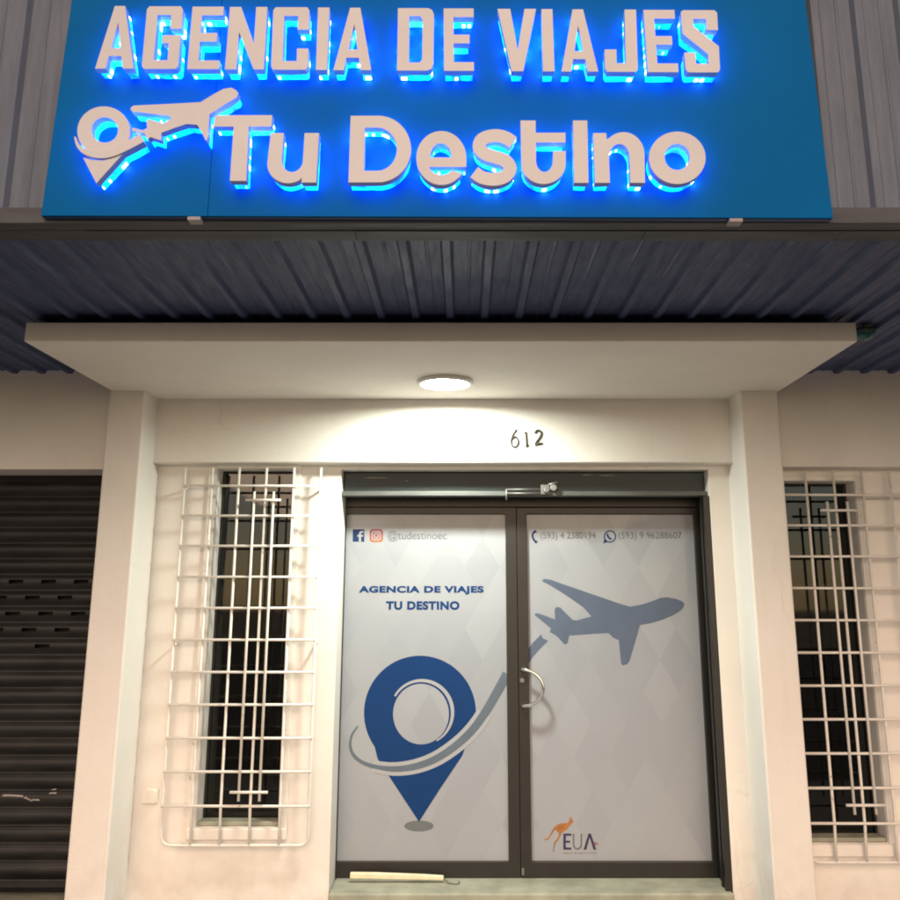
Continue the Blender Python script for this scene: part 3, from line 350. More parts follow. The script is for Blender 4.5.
SHAPES_graph = {'pin':[[(-0.2625,0.3733),(-0.3734,0.5262),(-0.5067,0.712),(-0.5243,0.7763),(-0.539,0.7967),(-0.552,0.8182),(-0.5632,0.8406),(-0.5727,0.8638),(-0.5802,0.8876),(-0.5858,0.9119),(-0.5894,0.9366),(-0.5911,0.9615),(-0.5907,0.9865),(-0.5883,1.0113),(-0.5838,1.0359),(-0.5774,1.0601),(-0.569,1.0837),(-0.5587,1.1066),(-0.5466,1.1287),(-0.5327,1.1497),(-0.517,1.1696),(-0.4998,1.1883),(-0.4811,1.2055),(-0.461,1.2213),(-0.4396,1.2355),(-0.4171,1.248),(-0.3936,1.2587),(-0.3693,1.2675),(-0.3443,1.2745),(-0.3188,1.2795),(-0.293,1.2825),(-0.2669,1.2835),(-0.2408,1.2825),(-0.2149,1.2795),(-0.1893,1.2745),(-0.1642,1.2675),(-0.1397,1.2587),(-0.1159,1.248),(-0.0932,1.2355),(-0.0715,1.2213),(-0.051,1.2055),(-0.0319,1.1883),(-0.0143,1.1696),(0.0018,1.1497),(0.0162,1.1287),(0.0288,1.1066),(0.0396,1.0837),(0.0485,1.0601),(0.0555,1.0359),(0.0605,1.0113),(0.0634,0.9865),(0.0644,0.9615),(0.0633,0.9366),(0.0602,0.9119),(0.0551,0.8876),(0.0481,0.8638),(0.0392,0.8406),(0.0285,0.8182),(0.016,0.7967),(0.0018,0.7763),(-0.0145,0.7282),(-0.1438,0.5476)]],'ring':[[(-0.417,1.0589),(-0.4078,1.0733),(-0.3972,1.0868),(-0.3854,1.0992),(-0.3724,1.1106),(-0.3583,1.1207),(-0.3434,1.1295),(-0.3276,1.1369),(-0.3111,1.1428),(-0.2942,1.1473),(-0.2769,1.1501),(-0.2593,1.1514),(-0.2417,1.1512),(-0.2242,1.1493),(-0.2069,1.1458),(-0.19,1.1409),(-0.1736,1.1344),(-0.1579,1.1265),(-0.1431,1.1172),(-0.1292,1.1066),(-0.1163,1.0949),(-0.1046,1.0821),(-0.0943,1.0683),(-0.0852,1.0536),(-0.0776,1.0382),(-0.0715,1.0222),(-0.067,1.0058),(-0.0641,0.9891),(-0.0627,0.9722),(-0.063,0.9553),(-0.0649,0.9385),(-0.0684,0.922),(-0.0734,0.9058),(-0.0799,0.8903),(-0.088,0.8754),(-0.0973,0.8613),(-0.108,0.8481),(-0.1199,0.8359),(-0.1329,0.8249),(-0.1469,0.8151),(-0.1618,0.8066),(-0.1689,0.8116),(-0.1557,0.8199),(-0.1433,0.8294),(-0.1318,0.84),(-0.1213,0.8516),(-0.112,0.8641),(-0.1038,0.8774),(-0.0969,0.8914),(-0.0912,0.906),(-0.087,0.921),(-0.0841,0.9364),(-0.0827,0.952),(-0.0827,0.9677),(-0.0841,0.9833),(-0.087,0.9988),(-0.0913,1.014),(-0.0969,1.0287),(-0.1039,1.043),(-0.1122,1.0565),(-0.1217,1.0693),(-0.1323,1.0812),(-0.1439,1.0921),(-0.1566,1.1019),(-0.17,1.1105),(-0.1842,1.1179),(-0.199,1.1241),(-0.2143,1.1288),(-0.2299,1.1322),(-0.2458,1.1341),(-0.2618,1.1346),(-0.2778,1.1337),(-0.2936,1.1313),(-0.309,1.1275),(-0.3241,1.1223),(-0.3386,1.1158),(-0.3524,1.108),(-0.3654,1.099),(-0.3775,1.0888),(-0.3886,1.0776),(-0.3986,1.0654),(-0.4074,1.0524)]],'pin_hole':[[(-0.0936,0.956),(-0.0954,0.98),(-0.1004,1.0035),(-0.1087,1.0262),(-0.1201,1.0474),(-0.1342,1.0668),(-0.151,1.084),(-0.1699,1.0985),(-0.1906,1.1102),(-0.2127,1.1187),(-0.2358,1.1239),(-0.2593,1.1256),(-0.2827,1.1239),(-0.3057,1.1187),(-0.3276,1.1102),(-0.3481,1.0985),(-0.3667,1.084),(-0.383,1.0668),(-0.3968,1.0474),(-0.4076,1.0262),(-0.4154,1.0035),(-0.42,0.98),(-0.4212,0.956),(-0.4192,0.932),(-0.4138,0.9086),(-0.4053,0.8862),(-0.3937,0.8653),(-0.3795,0.8462),(-0.3628,0.8294),(-0.3439,0.8151),(-0.3234,0.8038),(-0.3015,0.7955),(-0.2788,0.7904),(-0.2556,0.7887),(-0.2325,0.7904),(-0.2098,0.7955),(-0.1882,0.8038),(-0.1679,0.8151),(-0.1494,0.8294),(-0.133,0.8462),(-0.1192,0.8653),(-0.1081,0.8862),(-0.1,0.9086),(-0.0952,0.932)]],'swoosh':[[(-0.6292,0.891),(-0.6339,0.8852),(-0.6408,0.8769),(-0.6486,0.867),(-0.6562,0.8563),(-0.6621,0.8455),(-0.6663,0.8347),(-0.6699,0.8235),(-0.6724,0.8118),(-0.6739,0.8),(-0.6739,0.7882),(-0.6727,0.7765),(-0.6704,0.7646),(-0.6667,0.7526),(-0.6613,0.7408),(-0.6539,0.7295),(-0.6448,0.7188),(-0.634,0.7085),(-0.6216,0.6987),(-0.6077,0.6896),(-0.5922,0.6813),(-0.5747,0.6737),(-0.5553,0.6669),(-0.5348,0.6609),(-0.5139,0.6556),(-0.4932,0.6511),(-0.4729,0.6473),(-0.4523,0.6441),(-0.4312,0.6417),(-0.4096,0.6404),(-0.3873,0.6401),(-0.3643,0.641),(-0.3405,0.6429),(-0.3163,0.6458),(-0.2919,0.6499),(-0.2677,0.6551),(-0.2437,0.6615),(-0.2198,0.669),(-0.1958,0.6776),(-0.1718,0.6876),(-0.1477,0.6989),(-0.1232,0.712),(-0.0984,0.7268),(-0.0739,0.7425),(-0.0503,0.7587),(-0.0281,0.7749),(-0.0075,0.7909),(0.012,0.807),(0.0306,0.8236),(0.0486,0.841),(0.0664,0.8596),(0.0839,0.8796),(0.1008,0.9007),(0.117,0.9223),(0.1326,0.9441),(0.1477,0.9657),(0.1624,0.9875),(0.1765,1.0097),(0.19,1.0318),(0.203,1.0532),(0.2155,1.0738),(0.2285,1.0951),(0.2419,1.1171),(0.2545,1.1379),(0.2651,1.1556),(0.2727,1.1683),(0.2247,1.1937),(0.2174,1.1808),(0.2072,1.1629),(0.1952,1.1418),(0.1825,1.1196),(0.1701,1.0981),(0.1579,1.0771),(0.1455,1.0555),(0.1327,1.0336),(0.1196,1.0119),(0.106,0.9907),(0.0918,0.9694),(0.0771,0.9479),(0.062,0.9269),(0.0466,0.9068),(0.0308,0.888),(0.0147,0.8704),(-0.0017,0.8538),(-0.0187,0.838),(-0.0366,0.8225),(-0.0558,0.8069),(-0.0767,0.7911),(-0.099,0.7751),(-0.1221,0.7597),(-0.1452,0.7454),(-0.1677,0.7328),(-0.1897,0.722),(-0.2118,0.7124),(-0.2339,0.7039),(-0.2561,0.6965),(-0.2783,0.6899),(-0.3006,0.6843),(-0.3231,0.6797),(-0.3456,0.676),(-0.3678,0.6732),(-0.3893,0.6713),(-0.4099,0.6703),(-0.43,0.6701),(-0.4498,0.6709),(-0.4695,0.6724),(-0.4891,0.6747),(-0.5092,0.6778),(-0.5296,0.6816),(-0.5494,0.6862),(-0.5678,0.6915),(-0.5841,0.6975),(-0.5983,0.7044),(-0.6111,0.7121),(-0.6224,0.7206),(-0.6323,0.7295),(-0.6405,0.7385),(-0.647,0.7477),(-0.652,0.7575),(-0.6556,0.7678),(-0.6581,0.7783),(-0.6597,0.7888),(-0.6602,0.7992),(-0.6594,0.8098),(-0.6575,0.8205),(-0.6547,0.8311),(-0.6513,0.841),(-0.6465,0.851),(-0.6399,0.8614),(-0.6327,0.8713),(-0.6263,0.8798),(-0.6218,0.8859)]],'swhite':[[(-0.5394,0.6398),(-0.5183,0.6345),(-0.4969,0.6299),(-0.4758,0.6259),(-0.4542,0.6227),(-0.4322,0.6202),(-0.4094,0.6188),(-0.386,0.6186),(-0.3619,0.6195),(-0.3373,0.6215),(-0.3121,0.6246),(-0.2866,0.6288),(-0.2614,0.6343),(-0.2365,0.641),(-0.2116,0.6487),(-0.1867,0.6577),(-0.1616,0.6681),(-0.1365,0.6799),(-0.111,0.6935),(-0.0854,0.7087),(-0.0603,0.7249),(-0.0361,0.7415),(-0.0134,0.758),(0.0077,0.7744),(0.0278,0.791),(0.0471,0.8082),(0.0658,0.8262),(0.0842,0.8454),(0.1023,0.8662),(0.1197,0.8879),(0.1363,0.91),(0.152,0.9318),(0.0724,0.9817),(0.0577,0.9603),(0.043,0.9398),(0.0281,0.9203),(0.0129,0.9022),(-0.0025,0.8853),(-0.0183,0.8693),(-0.0346,0.854),(-0.0519,0.839),(-0.0706,0.8239),(-0.0909,0.8084),(-0.1127,0.7929),(-0.1351,0.7778),(-0.1574,0.764),(-0.1789,0.7519),(-0.1999,0.7415),(-0.221,0.7324),(-0.2422,0.7243),(-0.2634,0.7171),(-0.2846,0.7108),(-0.3059,0.7055),(-0.3274,0.701),(-0.3489,0.6975),(-0.3702,0.6948),(-0.3907,0.6929),(-0.4102,0.6919),(-0.4291,0.6918),(-0.4479,0.6924),(-0.4666,0.6939),(-0.4854,0.696),(-0.5047,0.6989),(-0.5249,0.7027)]],'pshadow':[[(-0.1785,0.3512),(-0.1801,0.3569),(-0.1849,0.3623),(-0.1927,0.3673),(-0.2032,0.3717),(-0.2159,0.3753),(-0.2305,0.378),(-0.2462,0.3796),(-0.2626,0.3802),(-0.279,0.3796),(-0.2947,0.378),(-0.3092,0.3753),(-0.3218,0.3717),(-0.3322,0.3673),(-0.3399,0.3623),(-0.3446,0.3569),(-0.3461,0.3512),(-0.3444,0.3456),(-0.3396,0.3401),(-0.3317,0.3351),(-0.3213,0.3308),(-0.3085,0.3272),(-0.294,0.3245),(-0.2783,0.3229),(-0.262,0.3223),(-0.2456,0.3229),(-0.2299,0.3245),(-0.2155,0.3272),(-0.2028,0.3308),(-0.1925,0.3351),(-0.1848,0.3401),(-0.18,0.3456)]],'airplane':[[(0.4632,1.7162),(0.4783,1.7296),(0.5181,1.724),(0.5973,1.6961),(0.8001,1.6273),(0.9236,1.5854),(0.9908,1.5655),(1.0708,1.5809),(1.1284,1.5997),(1.1747,1.6174),(1.2146,1.6218),(1.2653,1.613),(1.3042,1.5975),(1.3182,1.5832),(1.3102,1.5611),(1.2899,1.5413),(1.249,1.5172),(1.1798,1.4898),(1.1111,1.4701),(1.0452,1.4592),(1.036,1.4298),(1.004,1.3376),(0.976,1.2568),(0.9606,1.2353),(0.9324,1.2278),(0.9239,1.2407),(0.919,1.316),(0.9155,1.3722),(0.8823,1.3863),(0.8551,1.4134),(0.7592,1.408),(0.6204,1.3982),(0.6127,1.3614),(0.6023,1.3484),(0.5888,1.3505),(0.556,1.3863),(0.5372,1.4026),(0.5093,1.4167),(0.5062,1.4298),(0.5143,1.4374),(0.4677,1.4767),(0.4209,1.5139),(0.4165,1.5238),(0.4347,1.5281),(0.4685,1.5172),(0.5392,1.492),(0.5371,1.5501),(0.5487,1.5644),(0.5713,1.5611),(0.6045,1.5281),(0.6431,1.4898),(0.6656,1.4854),(0.7567,1.5095),(0.7074,1.5644),(0.6071,1.6329),(0.5173,1.6884)]],'tail':[[(0.3591,1.3017),(0.4046,1.3589),(0.4543,1.406),(0.4634,1.383),(0.4952,1.3692),(0.4456,1.3217),(0.4032,1.2761),(0.3638,1.2221)]],'fb':[[(-0.6866,2.0249),(-0.6157,2.0249),(-0.6138,1.9501),(-0.6845,1.9501)]],'ff':[[(-0.6467,1.9501),(-0.6475,1.9802),(-0.6573,1.9802),(-0.6576,1.9916),(-0.6478,1.9916),(-0.6481,2.0007),(-0.6429,2.0122),(-0.632,2.0158),(-0.6209,2.0146),(-0.6207,2.0043),(-0.628,2.0043),(-0.634,2.0007),(-0.6344,1.9916),(-0.6216,1.9916),(-0.6231,1.9802),(-0.6341,1.9802),(-0.6333,1.9501)]],'ig':[[(-0.521,2.0273),(-0.5159,2.0266),(-0.5111,2.0247),(-0.507,2.0216),(-0.5038,2.0176),(-0.5018,2.0129),(-0.501,2.0079),(-0.5002,1.9669),(-0.5007,1.9619),(-0.5026,1.9573),(-0.5056,1.9533),(-0.5096,1.9502),(-0.5143,1.9483),(-0.5193,1.9477),(-0.562,1.9477),(-0.567,1.9483),(-0.5718,1.9502),(-0.5759,1.9533),(-0.5791,1.9573),(-0.5811,1.9619),(-0.5819,1.9669),(-0.5829,2.0079),(-0.5823,2.0129),(-0.5805,2.0176),(-0.5775,2.0216),(-0.5735,2.0247),(-0.5688,2.0266),(-0.5638,2.0273)]],'igw':[[(-0.528,2.0152),(-0.5242,2.0147),(-0.5207,2.0132),(-0.5176,2.0109),(-0.5152,2.0079),(-0.5136,2.0044),(-0.5131,2.0007),(-0.5125,1.9741),(-0.5129,1.9704),(-0.5143,1.9669),(-0.5166,1.9639),(-0.5196,1.9616),(-0.5231,1.9602),(-0.5269,1.9597),(-0.5549,1.9597),(-0.5587,1.9602),(-0.5623,1.9616),(-0.5654,1.9639),(-0.5677,1.9669),(-0.5693,1.9704),(-0.5699,1.9741),(-0.5705,2.0007),(-0.5701,2.0044),(-0.5687,2.0079),(-0.5664,2.0109),(-0.5634,2.0132),(-0.5599,2.0147),(-0.5562,2.0152)],[(-0.5303,2.0085),(-0.5276,2.0082),(-0.5251,2.0072),(-0.5229,2.0055),(-0.5212,2.0034),(-0.5201,2.0009),(-0.5197,1.9983),(-0.5193,1.9766),(-0.5196,1.9739),(-0.5206,1.9714),(-0.5222,1.9693),(-0.5243,1.9677),(-0.5268,1.9667),(-0.5294,1.9663),(-0.5526,1.9663),(-0.5553,1.9667),(-0.5578,1.9677),(-0.56,1.9693),(-0.5617,1.9714),(-0.5628,1.9739),(-0.5632,1.9766),(-0.5637,1.9983),(-0.5634,2.0009),(-0.5624,2.0034),(-0.5608,2.0055),(-0.5587,2.0072),(-0.5562,2.0082),(-0.5536,2.0085)]],'igc':[[(-0.525,1.9874),(-0.5259,1.9924),(-0.5284,1.997),(-0.5321,2.0006),(-0.5367,2.0029),(-0.5418,2.0037),(-0.5469,2.0029),(-0.5515,2.0006),(-0.555,1.997),(-0.5573,1.9924),(-0.558,1.9874),(-0.5571,1.9824),(-0.5546,1.9778),(-0.5509,1.9742),(-0.5462,1.9719),(-0.5411,1.9711),(-0.5361,1.9719),(-0.5315,1.9742),(-0.5279,1.9778),(-0.5257,1.9824)],[(-0.5317,1.9874),(-0.5325,1.9911),(-0.5347,1.9942),(-0.5379,1.9963),(-0.5417,1.9971),(-0.5454,1.9963),(-0.5485,1.9942),(-0.5506,1.9911),(-0.5513,1.9874),(-0.5504,1.9837),(-0.5482,1.9806),(-0.545,1.9785),(-0.5413,1.9778),(-0.5376,1.9785),(-0.5344,1.9806),(-0.5324,1.9837)]],'igd':[[(-0.5217,2.0037),(-0.5228,2.0063),(-0.5254,2.0073),(-0.528,2.0063),(-0.529,2.0037),(-0.5279,2.0011),(-0.5253,2.0001),(-0.5227,2.0011)]],'phone':[[(0.4311,2.0227),(0.428,2.0199),(0.4229,2.0163),(0.4171,2.0117),(0.4118,2.0067),(0.4086,2.0006),(0.4068,1.9942),(0.4062,1.9876),(0.4065,1.9811),(0.408,1.9745),(0.4104,1.968),(0.4134,1.9618),(0.4171,1.956),(0.4218,1.9508),(0.4263,1.9454),(0.4304,1.9409),(0.4328,1.9376),(0.4448,1.9529),(0.4408,1.9544),(0.4356,1.9567),(0.4303,1.9595),(0.4269,1.9634),(0.4241,1.9677),(0.4216,1.9728),(0.4197,1.9781),(0.4186,1.9829),(0.4184,1.9875),(0.4189,1.9923),(0.42,1.9965),(0.4214,1.9995),(0.4242,2.0019),(0.4294,2.0034),(0.4349,2.0046),(0.4392,2.0052)]],'wa':[[(0.9222,1.982),(0.9218,1.9893),(0.9199,1.9963),(0.9166,2.0028),(0.9121,2.0084),(0.9065,2.0131),(0.9001,2.0166),(0.8931,2.0187),(0.8857,2.0194),(0.8783,2.0187),(0.8711,2.0166),(0.8644,2.0131),(0.8585,2.0084),(0.8536,2.0028),(0.8499,1.9963),(0.8475,1.9893),(0.8465,1.982),(0.847,1.9747),(0.8489,1.9677),(0.8522,1.9612),(0.8567,1.9556),(0.8623,1.9509),(0.8687,1.9475),(0.8757,1.9454),(0.883,1.9446),(0.8904,1.9454),(0.8976,1.9475),(0.9043,1.9509),(0.9102,1.9556),(0.9151,1.9612),(0.9188,1.9677),(0.9212,1.9747)],[(0.9149,1.982),(0.9145,1.9879),(0.913,1.9935),(0.9104,1.9987),(0.9067,2.0033),(0.9022,2.0071),(0.8971,2.0099),(0.8914,2.0116),(0.8855,2.0122),(0.8795,2.0116),(0.8737,2.0099),(0.8683,2.0071),(0.8635,2.0033),(0.8596,1.9987),(0.8566,1.9935),(0.8547,1.9879),(0.8539,1.982),(0.8542,1.9761),(0.8558,1.9704),(0.8584,1.9652),(0.8621,1.9607),(0.8665,1.9569),(0.8717,1.9542),(0.8774,1.9524),(0.8833,1.9519),(0.8893,1.9524),(0.8951,1.9542),(0.9004,1.9569),(0.9052,1.9607),(0.9091,1.9652),(0.9121,1.9704),(0.9141,1.9761)]],'wat':[[(0.8491,1.9669),(0.8421,1.9404),(0.8691,1.9477)]],'wap':[[(0.8653,2.0005),(0.8648,1.9985),(0.8641,1.9952),(0.8636,1.9907),(0.8644,1.9856),(0.8665,1.9808),(0.8693,1.9759),(0.8727,1.9714),(0.8765,1.9673),(0.881,1.9643),(0.8857,1.9624),(0.8896,1.9611),(0.8921,1.9603),(0.8962,1.9711),(0.8936,1.972),(0.8901,1.9731),(0.8868,1.9745),(0.8842,1.9761),(0.8818,1.9788),(0.8791,1.9824),(0.8768,1.9863),(0.8755,1.9892),(0.8752,1.9913),(0.8755,1.9937),(0.8762,1.9963),(0.8766,1.9985)]],'E':[[(0.5595,0.3115),(0.605,0.3115),(0.6047,0.3008),(0.5734,0.3008),(0.5727,0.2743),(0.5969,0.2743),(0.5967,0.2645),(0.5725,0.2645),(0.5718,0.2386),(0.6031,0.2386),(0.6028,0.2279),(0.5574,0.2279)]],'U':[[(0.6131,0.3115),(0.6222,0.3115),(0.6206,0.2534),(0.6263,0.2395),(0.6373,0.2358),(0.6485,0.2395),(0.656,0.2534),(0.6576,0.3115),(0.6667,0.3115),(0.665,0.2511),(0.6574,0.2339),(0.6371,0.227),(0.6181,0.2339),(0.6115,0.2511)]],'A':[[(0.6724,0.2279),(0.7026,0.3115),(0.7163,0.3115),(0.744,0.2279),(0.7288,0.2279),(0.7086,0.2929),(0.6875,0.2279)]],'plus':[[(0.7311,0.2673),(0.7432,0.2673),(0.743,0.2617),(0.7551,0.2617),(0.755,0.2562),(0.7428,0.2562),(0.7427,0.2506),(0.7376,0.2506),(0.7378,0.2562),(0.7307,0.2562)]],'kang':[[(0.6038,0.4004),(0.6059,0.3987),(0.6079,0.394),(0.6101,0.3887),(0.6132,0.3829),(0.6166,0.3764),(0.6177,0.3709),(0.6151,0.3673),(0.6102,0.3647),(0.6053,0.3615),(0.601,0.3569),(0.5966,0.3517),(0.5922,0.3465),(0.5881,0.3413),(0.584,0.3361),(0.5792,0.3316),(0.5729,0.3282),(0.5659,0.3254),(0.5597,0.3222),(0.5549,0.3187),(0.5509,0.3149),(0.5473,0.3101),(0.5446,0.3041),(0.5424,0.2971),(0.5387,0.2896),(0.532,0.2809),(0.5239,0.2718),(0.5169,0.2645),(0.5119,0.2601),(0.508,0.2576),(0.5056,0.2571),(0.5047,0.2587),(0.5053,0.2623),(0.5079,0.2673),(0.5137,0.2743),(0.5214,0.2827),(0.5276,0.2906),(0.5314,0.297),(0.5337,0.3028),(0.5341,0.3083),(0.5318,0.3136),(0.5275,0.3187),(0.5233,0.3232),(0.5198,0.3281),(0.5163,0.3325),(0.5124,0.3334),(0.508,0.3292),(0.5033,0.3216),(0.4978,0.3129),(0.4909,0.3029),(0.4833,0.2919),(0.4759,0.2836),(0.4686,0.2793),(0.4614,0.2777),(0.4556,0.278),(0.4511,0.2813),(0.4478,0.2864),(0.4467,0.2896),(0.4484,0.2884),(0.4523,0.2853),(0.4567,0.2836),(0.4614,0.2845),(0.4668,0.2868),(0.472,0.2906),(0.4768,0.2958),(0.4816,0.3025),(0.4866,0.3101),(0.4919,0.3192),(0.4974,0.3292),(0.5034,0.3381),(0.5098,0.3451),(0.5166,0.351),(0.524,0.3559),(0.5317,0.3595),(0.5398,0.3621),(0.5496,0.3643),(0.563,0.3657),(0.578,0.3666),(0.5892,0.369),(0.5938,0.374),(0.5947,0.3803),(0.5958,0.3863),(0.5984,0.3922),(0.6012,0.3978)]],'kfoot':[[(0.5057,0.259),(0.5148,0.2617),(0.5125,0.2488),(0.5072,0.2349),(0.5058,0.2173),(0.4977,0.2173),(0.4992,0.2372),(0.5015,0.2511)]]}
SHAPES_texts = {'at':[-0.4706,1.9519,-0.1118,2.0152],'t1':[-0.6397,1.6365,0.1122,1.6871],'t2':[-0.4743,1.5477,-0.033,1.5979],'ph':[0.4603,1.9573,0.7974,2.0091],'wh':[0.9359,1.9573,1.3228,2.0091],'el':[0.5541,0.2048,0.7448,0.2157]}
SHAPES_d6 = [(0.3011,2.5792),(0.298,2.575),(0.2936,2.569),(0.2888,2.5622),(0.2847,2.5556),(0.2814,2.5494),(0.2783,2.5429),(0.2756,2.5364),(0.2734,2.53),(0.2716,2.5234),(0.27,2.5169),(0.2691,2.5104),(0.2689,2.5043),(0.2696,2.4984),(0.271,2.4925),(0.273,2.4872),(0.2754,2.483),(0.2784,2.48),(0.282,2.4778),(0.2859,2.4765),(0.2896,2.4762),(0.2934,2.4769),(0.2974,2.4786),(0.301,2.4812),(0.3041,2.4847),(0.3065,2.4895),(0.3085,2.4954),(0.3098,2.5017),(0.3103,2.5078),(0.3097,2.5137),(0.3083,2.5199),(0.3062,2.5256),(0.3038,2.53),(0.301,2.533),(0.2976,2.535),(0.294,2.536),(0.2904,2.5359),(0.2865,2.5341),(0.2823,2.5308),(0.2785,2.5272),(0.2759,2.5248)]
SHAPES_d1 = [(0.3481,2.5556),(0.355,2.5651),(0.3571,2.5385),(0.3592,2.5043),(0.3605,2.4779)]
SHAPES_d1b = [(0.3537,2.4779),(0.3683,2.4924)]
SHAPES_d2 = [(0.4098,2.5565),(0.4112,2.5594),(0.4132,2.5636),(0.4157,2.5679),(0.4185,2.5711),(0.422,2.573),(0.426,2.5743),(0.4301,2.5746),(0.4338,2.5736),(0.4376,2.5711),(0.4415,2.5673),(0.4446,2.5627),(0.4462,2.5578),(0.4459,2.5525),(0.4442,2.5467),(0.4415,2.5406),(0.4382,2.5342),(0.4337,2.5273),(0.4281,2.52),(0.4225,2.5128),(0.4178,2.5065),(0.4144,2.501),(0.4116,2.496),(0.4094,2.4919),(0.4078,2.489),(0.4281,2.4933),(0.4502,2.4984)]

# ------------------------------------------------------------------ setting
gb = MB(); gb.add([(-80, -80, -.13), (80, -80, -.13), (80, 40, -.13), (-80, 40, -.13)], [(0, 1, 2, 3)])
tag(gb.make('road', M['asphalt'], normals=False), kind='structure')
pv = MB().box(-30, 30, -3.4, 8, -.125, 0)
tag(pv.make('pavement', M['pavement'], bevel=.015), kind='structure')

# ------------------------------------------------------------------ building
bl = thing('shop_building', (-.1, 0, 0), 'white plastered shop front with pilasters and a flat concrete canopy over the glass doors', 'building')
MB().panel(-1.9, 1.65, -.05, 2.45, 0, .34, [(-.730, 1.437, -.06, 2.358), (-1.46, -1.016, .408, 2.362)]).make('front_wall', M['white_wall'], bl, .006)
MB().box(-1.9, 1.65, -.1, .18, 2.385, 2.80).make('lintel_beam', M['white_wall'], bl, .008)
for x0, x1 in ((-2.016, -1.812), (1.557, 1.770)):
    MB().box(x0, x1, -.32, .12, -.05, 2.80).make('pilaster', M['white_wall'], bl, .010, 3)
MB().box(-2.004, 1.784, -1.36, .25, 2.763, 2.854).make('canopy', M['white_wall'], bl, .006)
MB().box(-7, -2.0155, -.26, .3, 2.325, 2.99).make('side_beam', M['white_wall'], bl, .006)
MB().box(1.7695, 7, -.26, .3, 2.339, 2.99).make('side_beam', M['white_wall'], bl, .006)
MB().panel(1.72, 7, -.05, 2.40, -.16, .1, [(1.80, 2.222, .368, 2.268)]).make('side_wall', M['white_wall'], bl, .006)
MB().box(-7, -3.9, -.1, .24, -.05, 2.40).make('side_wall', M['white_wall'], bl, .006)
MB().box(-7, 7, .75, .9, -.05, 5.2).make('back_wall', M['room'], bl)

# ------------------------------------------------------------------ windows
def window(x0, x1, z0, z1, yw, label, band):
    t = thing('window', ((x0+x1)/2, yw, z0), label, 'window', 'narrow windows of the shop front')
    yf = yw+.11
    MB().panel(x0+.002, x1-.002, z0+.002, z1-.002, yf, yf+.035, [(x0+.014, x1-.014, z0+.014, z1-.014)]).make('frame', M['frame_dark'], t, .003)
    MB().box(x0+.012, x1-.012, yf+.014, yf+.019, z0+.012, z1-.012).make('pane', M['glass'], t)
    MB().box(x0-.05, x1+.05, yw-.024, yw-.0125, z0-.062, z0-.003).make('sill', M['white_wall'], t, .006)
    MB().panel(x0-.052, x1+.052, z0-.055, z1+.033, yw-.012, yw-.001, [(x0-.002, x1+.002, z0-.002, z1+.002)]).make('surround', M['white_bar'], t, .004)
    MB().box(x0+.02, x1-.02, yf+.06, yf+.075, band[0], band[1]).make('reflection_board', M['pane_reflection'], t)  # added board behind the glass, stands in for the street's reflection
    MB().box(x0+.003, x1-.003, yw+.012, yf-.001, z0+.002, z0+.022).make('inner_ledge', M['step'], t, .003)
    return t
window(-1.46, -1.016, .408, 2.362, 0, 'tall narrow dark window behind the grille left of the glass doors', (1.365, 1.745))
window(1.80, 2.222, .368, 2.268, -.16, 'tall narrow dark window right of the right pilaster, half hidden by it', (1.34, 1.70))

# ------------------------------------------------------------------ window grilles
def grille(xs, rails, top, bottom, yw, orn, brackets, label):
    t = thing('window_grille', ((xs[0]+xs[-1])/2, yw, bottom), label, 'window grille', 'white iron window grilles')
    y = yw-.062; rb = .0078; cr = .05
    L, Rr = xs[0], xs[-1]
    zb_ = rails[-1]-.012; yb_ = yw-.042
    def yy(z): return y if z >= zb_ else yb_+(y-yb_)*max(0, (z-bottom)/(zb_-bottom))
    p = [(L, y, top), (L, y, zb_+.02), (L, y, zb_)]
    for k in range(7): a = math.pi/2*k/6; z = bottom+cr-cr*math.sin(a); p.append((L+cr-cr*math.cos(a), yy(z), z))
    for k in range(7): a = math.pi/2*k/6; z = bottom+cr-cr*math.cos(a); p.append((Rr-cr+cr*math.sin(a), yy(z), z))
    p += [(Rr, y, zb_), (Rr, y, zb_+.02), (Rr, y, top)]
    MB().tube(p, rb).make('outer_frame', M['white_bar'], t)
    for x in xs[1:-1]:
        MB().tube([(x, yb_, bottom), (x, y, zb_), (x, y, zb_+.02), (x, y, top)], rb).make('upright_bar', M['white_bar'], t)
    for z in rails:
        j = random.uniform(-.002, .002)
        MB().tube([(L-.004, y-.011, z), (Rr+.004, y-.011, z+j)], rb*.92).make('cross_bar', M['white_bar'], t)
    ox, z0, z1 = orn
    for dx in (-.056, .056):
        MB().tube([(ox+dx, y-.022, z0), (ox+dx, y-.022, z1)], rb*.95).make('ornament_bar', M['white_bar'], t)
    for z in (z0+.047, z1-.05):
        MB().tube([(ox-.102, y-.034, z), (ox+.102, y-.034, z)], rb*.95).make('ornament_bar', M['white_bar'], t)
    for x, z in brackets:
        MB().tube([(x, y, z), (x, yw+.01, z)], rb).make('bracket', M['white_bar'], t)
    return t
lx = [-1.634, -1.474, -1.318, -1.159, -.998, -.841]
grille(lx, [2.254-.1725*k for k in range(11)], 2.36, .326, 0, (-1.163, .555, 2.219),
       [(lx[0], 2.24), (lx[-1], 2.24), (lx[0], 1.365), (lx[-1], 1.375)],
       'white iron bar grille over the dark window left of the glass doors')
rx = [1.79, 1.925, 2.083, 2.243, 2.40, 2.56]
grille(rx, [2.185-.1705*k for k in range(11)], 2.325, .286, -.16, (2.083, .525, 2.146),
       [(rx[0], 2.2), (rx[-1], 2.2), (rx[0], 1.3), (rx[-1], 1.3)],
       'white iron bar grille right of the right pilaster, cut by the picture edge')

